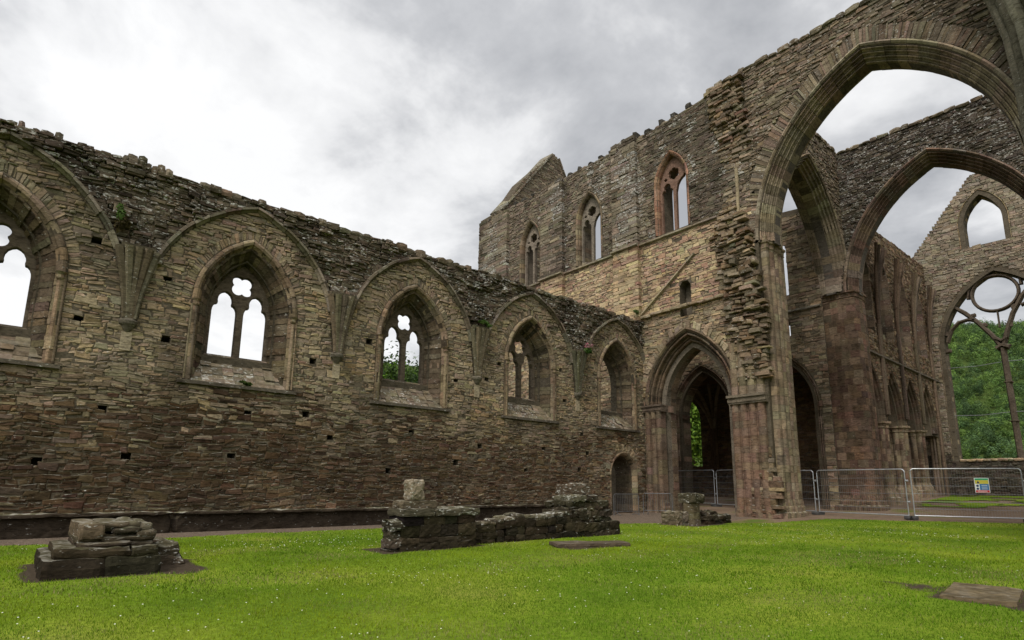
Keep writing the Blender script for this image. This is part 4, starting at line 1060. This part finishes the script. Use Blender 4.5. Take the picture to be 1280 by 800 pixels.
# surviving tracery: one mullion, forked branches, a ring, part of the left sub-arch
TRC = (.10, .078, .058, .05); mb = MB()
stroke(mb, FW, [(-7.62, 3.65), (-7.65, 6), (-7.68, 9), (-7.72, 12.3)], .2, -.2, -.75, TRC); 
for zc in (6.6, 9.6): stroke(mb, FW, [(-7.90, zc), (-7.42, zc)], .06, -.15, -.8, TRC)
mb.build('mullion', ASHLAR, wo)
mb = MB()
stroke(mb, FW, [(-8.1, 12.3), (-7.72, 12.5), (-7.3, 12.3)], .22, -.1, -.8, TRC); stroke(mb, FW, [(-8.05, 13.1), (-7.72, 12.85), (-7.35, 13.1)], .16, -.1, -.8, TRC)
stroke(mb, FW, [(-7.78, 12.4), (-8.25, 13.4), (-9.0, 14.6), (-9.75, 15.55), (-10.5, 16.3)], [.17, .17, .17, .17, .14], -.2, -.7, TRC)
stroke(mb, FW, [(-7.66, 12.4), (-7.35, 13.5), (-6.85, 14.9), (-6.2, 16.1), (-5.4, 17.1)], .17, -.2, -.7, TRC)
for p in ((-8.6, 14.3), (-9.2, 15.2), (-7.1, 14.0), (-6.7, 15.4)): hewn(mb, FW.p(*p, -.45), (.38, .3, .3), 0, TRC, (2, 2, 2), .05, .5)
stroke(mb, FW, circ(-7.72, 16.72, 1.42, 33)+[(-7.72+1.42, 16.72)], .12, -.2, -.68, TRC, False)
stroke(mb, FW, [(-7.72, 13.9), (-7.72, 15.3)], .06, -.25, -.6, TRC)
stroke(mb, FW, [(-11.1, 13.3), (-10.75, 14.3), (-10.2, 14.85), (-9.6, 14.95), (-9.15, 14.8)], .13, -.2, -.65, TRC)
stroke(mb, FW, [(-6.3, 15.4), (-5.8, 15.6), (-5.3, 15.5), (-4.7, 15.0), (-4.25, 14.0)], .13, -.2, -.65, TRC)
stroke(mb, FW, [(-9.4, 16.6), (-9.25, 17.3), (-9.0, 17.8)], .12, -.2, -.65, TRC); stroke(mb, FW, [(-6.1, 17.0), (-6.1, 17.6)], .12, -.2, -.65, TRC)
for p in ((-11.12, 12.6), (-10.98, 14.0), (-3.98, 12.6)): hewn(mb, FW.p(*p, -.4), (.4, .4, .34), 0, TRC, (2, 2, 2), .06, .5)
mb.build('tracery', ASHLAR, wo)
mb = MB()
for z in (7.2, 11.1): tube(mb, [FW.p(-11.3, z+.1, -.5), FW.p(-9.5, z, -.5), FW.p(-7.7, z+.12, -.5), FW.p(-5.5, z+.02, -.5), FW.p(-3.8, z+.15, -.5)], .022, (.05, .05, .05, 0), 5)
mb.build('tie_rod', WIRE, wo)
mb = MB(); u = -11.2
while u < -3.9:
    L = rng.uniform(.3, .7); hewn(mb, FW.p(u+L/2, 3.72, -.3), (L, .9, .2), 0, pick(PALE, 1, .15, (.2, .6))[0], (3, 2, 2), .05, .5); u += L
mb.build('sill', STONE, wo)
mb = MB(); u = -14
while u < -1.3:
    L = rng.uniform(.14, .28); zt = .03+np.interp(u+L/2, [-14, -13.2, -12.5, -10.6, -9, -8.2, -7.6, -6.9, -5.9, -5.1, -4.8, -3.9, -1.2], [19.9, 20.2, 21.1, 23.6, 25.6, 26.6, 26.75, 26.35, 25.4, 24.5, 23.3, 21.6, 20.6])
    hewn(mb, FW.p(u+L/2, zt, -.6), (L, 1.3, .3), 0, pick(GREY, 1, .2, (.3, .6))[0], (2, 3, 2), .06, .5); u += L*.9
mb.build('coping', STONE, ew)
mb = MB()
for k in (0, .2, .4): tube(mb, [FW.p(-12.9+k, 1, .1), FW.p(-12.9+k, 13, .1), FW.p(-12.8+k*.8, 17, .25), FW.p(-12.7+k*.6, 20, .4)], .11, pick(PIERC, 1)[0], 6)
mb.build('vault_shaft', STONE, ew)

# =================================================================== STUMPS, SLABS
STUMP = stone_material('stump_stone', .9, 9., .38)
MOSS = [(.019, .016, .011), (.025, .021, .014), (.018, .016, .011), (.03, .025, .017)]
TOPS = [(.068, .059, .042), (.052, .046, .033), (.09, .08, .06)]
def pile(mb, x0, x1, y0, y1, z0, z1, n, wl, cols, lich=(.1, .5), noise=.035, taper=0.):
    e = np.linspace(z0, z1, n+1)
    if n > 1: e[1:-1] += rng.uniform(-.2, .2, n-1)*(z1-z0)/n
    for i in range(n):
        t = taper*i; a0, a1, b0, b1 = x0+t*.4, x1-t*.4, y0+t, y1-t
        nx = max(1, round((a1-a0)/wl)); ny = max(1, round((b1-b0)/wl))
        ex = np.linspace(a0, a1, nx+1); ey = np.linspace(b0, b1, ny+1)
        if ny > 1: ey[1:-1] += rng.uniform(-.3, .3, ny-1)*(b1-b0)/ny
        for p in range(nx):
            for q in range(ny):
                sx, sy, sz = ex[p+1]-ex[p], ey[q+1]-ey[q], e[i+1]-e[i]
                s = rng.uniform(1.0, 1.03, 3)
                hewn(mb, ((ex[p]+ex[p+1])/2+rng.normal(0, .012), (ey[q]+ey[q+1])/2, (e[i]+e[i+1])/2), (sx*s[0], sy*s[1], sz*s[2]), rng.normal(0, .008), pick(cols, 1, .16, lich)[0], (6, 6, 4), noise, .2)
p1 = thing('pier_stump', 'low stepped stone pier base at the left, mossy and worn', 'pier base', (-11.9, 1.3, 0), 'stumps of the lost nave piers')
def ragged(mb, x0, x1, y0, y1, z0, z1, n, cols, rag, lich, parts=2, slope=0.):
    e = np.linspace(z0, z1, n+1)
    for i in range(n):
        q = np.sort(np.r_[y0, rng.uniform(y0+.2*(y1-y0), y1-.2*(y1-y0), parts-1), y1])
        for a, b in zip(q[:-1], q[1:]):
            ax = x1-rng.uniform(0, rag)-slope*i; bx = x0+rng.uniform(0, rag)
            ya = a+(rng.uniform(0, rag*.6)+slope*i if a == y0 else -.02); yb = b-(rng.uniform(0, rag*.6)+slope*i if b == y1 else -.02)
            hewn(mb, ((ax+bx)/2, (ya+yb)/2, (e[i]+e[i+1])/2), (ax-bx, yb-ya, (e[i+1]-e[i])*1.12), rng.normal(0, .01), pick(cols, 1, .15, lich)[0], (9, 9, 3), .028, .25)
mb = MB(); ragged(mb, -13.1, -10.78, .46, 1.97, -.1, .26, 1, MOSS, .03, (0, .15), 2); ragged(mb, -13.0, -10.86, .57, 1.93, .26, .41, 1, MOSS+TOPS[:1], .06, (.05, .3), 2); mb.build('base_course', STUMP, p1)
mb = MB(); ragged(mb, -12.9, -11.02, .84, 1.9, .40, .56, 2, TOPS+MOSS, .13, (.1, .4), 2); ragged(mb, -12.8, -11.06, .84, 1.20, .55, .75, 1, TOPS, .05, (.3, .55), 1); ragged(mb, -12.8, -11.1, 1.14, 1.74, .54, .76, 3, TOPS+MOSS, .2, (.15, .5), 2); ragged(mb, -12.6, -11.06, 1.6, 1.92, .54, .75, 2, TOPS+MOSS, .08, (.2, .5), 1, .06); mb.build('upper_course', STUMP, p1)
mb = MB(); pile(mb, -13.5, -11.7, 1.95, 2.45, -.1, .34, 2, .45, TOPS+MOSS, (.2, .6), .06, .08); mb.build('loose_rubble', STUMP, p1)
p2 = thing('ruined_wall', 'low mossy ruined wall with a pier stump at each end, mid lawn', 'wall', (-12, 10, 0))
mb = MB(); pile(mb, -11.62, -11.08, 6.46, 8.45, -.1, .74, 4, .5, MOSS, (.0, .18), .02); pile(mb, -11.68, -11.03, 6.42, 8.5, .74, .89, 1, .7, TOPS, (.3, .7), .03)
pile(mb, -11.55, -11.15, 6.25, 6.5, -.1, .66, 4, .35, TOPS+MOSS, (.2, .6), .06, -.01); pile(mb, -11.6, -11.1, 6.5, 7.36, .89, 1.06, 1, .95, TOPS, (.3, .6), .03)
hewn(mb, (-11.3, 6.85, 1.29), (.36, .40, .48), .1, (.19, .155, .112, .55), (8, 8, 6), .04, .7); mb.build('pier_stump', STUMP, p2)
mb = MB()
yy = 8.42
while yy < 12.7:
    L = rng.uniform(.25, .55); tz = .50+.14*vnoise(yy*1.7, 0)+.03*(yy-8.4)
    if yy < 9.0: tz -= .06
    c = pick(MOSS, 1, .18, (.05, .3))[0]
    for k in range(3):
        hewn(mb, (-11.75+rng.normal(0, .012), yy+L/2+rng.normal(0, .03), tz*(k+.5)/3-.05), (.62, L*1.03, tz/3*1.03), 0, pick(MOSS, 1, .18, (.0, .3))[0], (3, 3, 2), .03, .4)
    for k in range(2): hewn(mb, (-11.6-.32*k, yy+L/2, tz-.01), (.3, L*.95, .09), rng.normal(0, .1), pick(TOPS, 1, .2, (.4, .8))[0], (3, 3, 2), .035, .6)
    yy += L
mb.build('low_wall', STUMP, p2)
mb = MB(); pile(mb, -12.8, -11.4, 12.3, 14.25, -.1, .40, 2, .5, MOSS, (.0, .22), .035); pile(mb, -12.6, -11.47, 12.1, 14.0, .40, .72, 2, .5, MOSS+TOPS, (.1, .4), .05)
pile(mb, -12.5, -11.5, 12.1, 13.75, .72, 1.0, 2, .5, TOPS+MOSS, (.15, .45), .06); pile(mb, -12.25, -11.45, 12.2, 13.3, 1.0, 1.16, 1, .6, TOPS, (.4, .7), .05); pile(mb, -12.2, -11.55, 12.25, 13.05, 1.16, 1.48, 1, .9, TOPS, (.4, .8), .05)
mb.build('pier_stump', STUMP, p2)
p3 = thing('pier_stump', 'small broken column stub with a low rubble tail, near the archway', 'pier base', (-12.6, 20, 0), 'stumps of the lost nave piers')
mb = MB(); pl = [(-12.5+.32*math.cos(t), 19.9+.36*math.sin(t)) for t in np.arange(10)*.62832]
column(mb, pl, -.1, .85, [(.06, .052, .034), (.08, .069, .045)], .32, 3, .02, (.1, .4)); pile(mb, -12.85, -12.15, 19.55, 20.3, .84, 1.17, 1, 1.1, TOPS, (.3, .7), .05); mb.build('column_stub', STUMP, p3)
mb = MB(); pile(mb, -13.1, -12.4, 18.8, 19.5, -.1, .5, 2, .4, [(.11, .095, .07), (.085, .072, .052)], (.2, .5), .06); mb.build('rubble', STUMP, p3); mb = MB(); pile(mb, -12.7, -12.1, 20.4, 22.15, -.1, .36, 2, .45, MOSS, (.0, .22), .06); pile(mb, -12.7, -12.2, 20.4, 21.3, .36, .5, 1, .4, MOSS+TOPS, (.2, .5), .06); mb.build('rubble', STUMP, p3)
SLABM = stone_material('slab_stone', .6, 9., .12)
def slab(sx, sy, ax, ay, rz, z, th, label, grp='flat stone slabs set in the lawn', cols=((.085, .066, .043),)):
    mb = MB(); hewn(mb, (sx, sy, z), (ax*2, ay*2, th), rz, pick(cols, 1, .05, (.05, .25))[0], (8, 8, 2), .012, .15)
    tag(mb.build('stone_slab', SLABM), label, 'slab', grp, 'thing')
slab(-2.0, 10.35, .40, .74, .1, .0, .10, 'flat brown slab in bare soil at the right edge of the lawn')
slab(-1.15, 10.1, .36, .6, .1, -.02, .10, 'sunken slab cut off by the right edge of the picture')
slab(-9.55, 10.75, .33, .95, -.42, .05, .10, 'long dark slab lying in front of the low ruined wall', cols=((.06, .048, .036),))

# =================================================================== FENCES
def fence_panel(a, b, label, h=2.0):
    a = np.array(a, float); b = np.array(b, float); L = np.linalg.norm(b-a); d = (b-a)/L; z0 = float(hgt(*((a+b)/2)))+.12
    t = thing('fence_panel', label, 'fence', (*(a+b)/2, z0), 'temporary mesh fence panels')
    P = lambda s, z: np.array([a[0]+d[0]*s, a[1]+d[1]*s, z0+z])
    r = .13; pts = [P(.05, 0), P(.05, h-r)]+[P(.05+r*(1-math.cos(q)), h-r+r*math.sin(q)) for q in np.linspace(.3, math.pi/2, 4)]+[P(L-.05-r*(1-math.cos(q)), h-r+r*math.sin(q)) for q in np.linspace(math.pi/2, .3, 4)]+[P(L-.05, h-r), P(L-.05, 0)]
    mb = MB(); tube(mb, pts, .024, (.4, .4, .4, 0), 8); tube(mb, [P(.05, .03), P(L/2, .03), P(L-.05, .03)], .026, (.4,)*3, 8); mb.build('frame', METAL, t)
    mb = MB()
    for s in np.arange(.15, L-.1, .09): tube(mb, [P(s, .04), P(s, h-.02)], .0026, (.2,)*3, 4, False)
    for z in (.32, .62, .95, 1.28, 1.62): tube(mb, [P(.06, z), P(L-.06, z)], .0075, (.2,)*3, 5, False)
    mb.build('wire_mesh', WIRE, t)
    for s in (.02, L-.02):
        p = P(s, -.06); mb = MB(); hewn(mb, p, (.24, .62, .15), math.atan2(d[1], d[0]), (.07,)*3, (3, 5, 2), .01, .5); mb.build('fence_foot', RUBBER, t)
    for s in (L-.0,):
        for zc in (1.5, .6): mb = MB(); tube(mb, [P(s-.03, zc), P(s+.07, zc)], .045, (.3,)*3, 8); mb.build('clamp', METAL, t)
    return P, L
fence_panel((-15.4, 30.4), (-11.85, 29.95), 'mesh fence panel half hidden behind the pale torn pier')
fence_panel((-11.75, 29.9), (-7.8, 29.3), 'mesh fence panel in front of the dark red pier')
Pf, Lf = fence_panel((-7.68, 29.3), (-4.15, 30.75), 'mesh fence panel carrying the small safety sign')
fence_panel((-4.05, 30.8), (-.6, 31.6), 'mesh fence panel at the right edge of the picture, mostly out of view')
fence_panel((-21.6, 32.3), (-18.25, 31.75), 'left mesh fence panel standing under the moulded archway')
fence_panel((-18.15, 31.7), (-16.6, 31.4), 'narrow mesh fence panel under the archway, touching the pale pier')
# safety notice with coloured bands
def flatmat(name, col): return plain_material(name, col, .45, 0, .04)
sg = thing('safety_sign', 'small white safety notice with yellow, blue and red bands hung on the mesh fence', 'sign', tuple(Pf(2.45, 1.2)))
dv = np.array(Pf(1., 0))-np.array(Pf(0., 0)); FSg = Frame(Pf(2.45, 0)+np.array([.02, -.04, 0]), dv)
mb = MB(); box(mb, FSg, -.24, .24, 1.02, 1.62, -.006, .0, (.7,)*3); bd = mb.build('board', flatmat('sign_white', (.78, .78, .76)), sg)
for nm, col, z0, z1 in (('green_band', (.03, .35, .16), 1.535, 1.60), ('yellow_band', (.62, .52, .08), 1.38, 1.53), ('blue_band', (.06, .20, .42), 1.13, 1.375), ('red_band', (.62, .04, .04), 1.035, 1.12)):
    mb = MB(); box(mb, FSg, -.22 if nm[0] != 'b' else -.08, .22, z0, z1, .001, .004, (.5,)*3); mb.build(nm, flatmat('sign_'+nm, col), bd)
mb = MB()
for z in (1.17, 1.24, 1.31): mb2 = box(mb, FSg, -.02, .17, z, z+.018, .005, .0065, (.8,)*3)
for z in (1.055, 1.085): box(mb, FSg, -.17, .15, z, z+.012, .005, .0065, (.8,)*3)
mb.build('text_line', flatmat('sign_text', (.8, .8, .8)), bd)
mb = MB()
for z in (1.18, 1.30): mb.add(FSg.p(*np.array([(-.15+.045*math.cos(q), z+.045*math.sin(q)) for q in np.arange(14)*.4488]).T, np.full(14, .003)), [list(range(14))], (.05, .15, .5))
mb.add(FSg.p(np.array([-.17, -.07, -.12]), np.array([1.40, 1.40, 1.51]), np.full(3, .006)), [[0, 1, 2]], (.02,)*3)
mb.build('pictogram', flatmat('sign_picto', (.03, .05, .12)), bd)
# crowd-control barriers by the small door
STEEL = plain_material('dull_steel', (.13, .13, .13), .6, .5, .2)
def barrier(a, b, label, h=1.05):
    a = np.array(a, float); b = np.array(b, float); L = np.linalg.norm(b-a); d = (b-a)/L; z0 = float(hgt(*((a+b)/2)))
    t = thing('metal_barrier', label, 'barrier', (*(a+b)/2, z0), 'steel barriers by the small door')
    P = lambda s, z: np.array([a[0]+d[0]*s, a[1]+d[1]*s, z0+z])
    mb = MB(); tube(mb, [P(.03, 0), P(.03, h-.08), P(.1, h), P(L-.1, h), P(L-.03, h-.08), P(L-.03, 0)], .02, (.4,)*3, 7); tube(mb, [P(.03, .2), P(L-.03, .2)], .016, (.4,)*3, 6); mb.build('frame', STEEL, t)
    mb = MB()
    for s in np.arange(.15, L-.08, .12): tube(mb, [P(s, .2), P(s, h)], .008, (.4,)*3, 5, False)
    mb.build('rails', STEEL, t)
    n = np.array([-d[1], d[0], 0])
    for s in (.25, L-.25):
        mb = MB(); tube(mb, [P(s, .02)-n*.25, P(s, .12), P(s, .02)+n*.25], .016, (.4,)*3, 6); tube(mb, [P(s, .12), P(s, .22)], .016, (.4,)*3, 6); mb.build('foot', STEEL, t)
barrier((-18.5, 22.6), (-18.3, 24.4), 'steel barrier standing across the small pointed door')
barrier((-18.15, 24.5), (-16.9, 25.3), 'steel barrier standing in front of the foot of the moulded archway')

# =================================================================== PLANTS
def leaf_cloud(mb, cen, rad, n, size, pal, seed, flat=.7, lump=.5):
    r = np.random.default_rng(seed); cen = np.array(cen, float); rad = np.array(rad, float)
    k = max(5, int(n/90)); dirs = r.normal(0, 1, (k, 3)); dirs /= np.linalg.norm(dirs, axis=1)[:, None]
    cl = dirs*r.uniform(.25, .85, (k, 1)); cr_ = r.uniform(.22, .48, k)
    idx = r.integers(0, k, n); v = r.normal(0, 1, (n, 3)); v /= np.linalg.norm(v, axis=1)[:, None]
    p = cl[idx]+v*(cr_[idx]*r.uniform(.6, 1.05, n))[:, None]
    p = p*rad+cen
    nrm = v*.9+r.normal(0, .45, (n, 3)); nrm[:, 2] += .3; nrm /= np.linalg.norm(nrm, axis=1)[:, None]
    t = np.cross(nrm, r.normal(0, 1, (n, 3))); t /= np.linalg.norm(t, axis=1)[:, None]; b = np.cross(nrm, t)
    s = (size*r.uniform(.6, 1.4, n))[:, None]
    V = np.stack([p-t*s, p+b*s*.55+t*s*.1, p+t*s, p-b*s*.55+t*s*.1], 1).reshape(-1, 3)
    pal = np.array(pal); cc = pal[r.integers(0, len(pal), k)][idx]*r.uniform(.7, 1.3, (n, 1))
    mb.add(V, np.arange(n*4).reshape(-1, 4), cc)
def tree(x, y, h, rad, label, pal, seed, n=9000, leaf=.16, group=None, z0=0.):
    t = thing('tree', label, 'tree', (x, y, z0), group)
    r = np.random.default_rng(seed); mb = MB()
    tube(mb, [(x, y, z0-.3), (x+.1, y, z0+h*.25), (x-.05, y+.1, z0+h*.55), (x, y, z0+h*.85)], [.04*h*.55, .028*h*.6, .016*h*.6, .02], (.09, .07, .05), 9)
    for k in range(9):
        a = r.uniform(0, 6.28); q = r.uniform(.25, .7)*h; e = rad*r.uniform(.5, .9)
        tube(mb, [(x, y, z0+q), (x+math.cos(a)*e*.5, y+math.sin(a)*e*.5, z0+q+h*.08), (x+math.cos(a)*e, y+math.sin(a)*e, z0+q+h*.2)], [.06+.006*h, .05, .02], (.09, .07, .05), 6)
    mb.build('trunk', BARK, t)
    mb = MB(); leaf_cloud(mb, (x, y, z0+h*.58), (rad, rad, h*.46), n, leaf, pal, seed)
    mb.build('crown', LEAF, t); return t
BR = [(.10, .19, .02), (.13, .22, .025), (.075, .15, .018), (.15, .24, .03)]
DK = [(.035, .065, .018), (.05, .085, .022), (.028, .052, .016), (.065, .10, .025)]
tree(-37.5, 60.5, 15, 6.5, 'bright green leafy tree filling the narrow opening seen through the archway', BR, 5, 12000, .24, z0=.4)
GRP = 'trees beyond the long wall'
tree(-58, 31.5, 15.3, 4.8, 'green tree seen in the left light of the third window', DK+BR[:1], 11, 30000, .2, GRP)
tree(-60, 37.5, 15.8, 5.0, 'green tree seen in the right light of the third window', DK+BR[2:3], 12, 30000, .2, GRP)
tree(-62, 34.3, 15.2, 4.6, 'darker tree between the two others behind the third window', DK+BR[2:3], 13, 26000, .2, GRP)
tree(-20.5, 66, 11, 4.5, 'bright green tree glimpsed between the columns of the narrow arcade', BR, 15, 6000, .25, z0=1.)
# hillside wood: one mass of many crowns
mb = MB(); r9 = np.random.default_rng(21); cnt = 0
WP = [(.085, .15, .042), (.105, .18, .046), (.13, .21, .048), (.065, .115, .04), (.15, .235, .055), (.09, .15, .058)]
for k in range(2300):
    d = math.sqrt(r9.uniform(190**2, 470**2)); a = r9.uniform(R_(-17), R_(0)) if k < 2050 else r9.uniform(R_(-40), R_(25))
    x, y = -5+d*math.sin(a), 20+d*math.cos(a); z = float(hill(x, y))+.4; R0 = r9.uniform(2.2, 4.6)
    base = np.array(WP[r9.integers(0, len(WP))])*r9.uniform(.65, 1.25); n = int(250 if d > 280 else 380)
    leaf_cloud(mb, (x, y, z+R0*1.0), (R0, R0, R0*1.15), n, (.30 if d > 280 else .26), [base*.9, base, base*1.12], 1000+k)
tag(mb.build('wood', LEAF), 'dense green wood covering the hillside beyond the far window', 'woodland', kind='stuff')
# weeds rooted in the masonry
def weed(p, rad, n, label, pal, flowers=None):
    mb = MB(); leaf_cloud(mb, p, rad, n, .05, pal, int(abs(p[1])*100)); t = mb.build('weed_clump', LEAF)
    tag(t, label, 'plant', 'weeds growing on the walls', 'thing')
    if flowers:
        mb = MB(); leaf_cloud(mb, np.array(p)+np.array([.05, 0, rad[2]*.7]), np.array(rad)*.9, 90, .04, [(.35, .12, .15), (.4, .2, .22)], 3); link_o = mb.build('flowers', PETAL, t); link_o.matrix_parent_inverse = Matrix.Identity(4)
weed((-18.6, 1.35, 8.75), (.25, .28, .5), 420, 'trailing green weed on the wall above the leftmost vault springer', [(.05, .09, .02), (.07, .12, .025), (.09, .07, .03)])
weed((-18.5, 14.45, 8.2), (.2, .35, .16), 260, 'low green tuft on top of the springer between the third and fourth windows', [(.06, .11, .02), (.09, .13, .03)])
weed((-18.4, 20.8, 8.1), (.25, .45, .28), 420, 'leafy plant with pink flowers on the springer between the last two windows', [(.05, .11, .02), (.08, .15, .03)], True)
weed((-18.85, 5.2, 4.5), (.12, .3, .08), 160, 'small moss tuft on the sill of the second window from the left', [(.06, .09, .02)])
weed((-18.9, 25.6, 11.15), (.25, .3, .18), 200, 'small green tuft at the lower end of the sloping roof scar', [(.05, .08, .02), (.07, .10, .025)])
weed((-1.9, 24.6, 18.9), (.2, .25, .2), 0+120, 'yellowish tuft on the mossy wall fragment at top right', [(.12, .12, .03)])
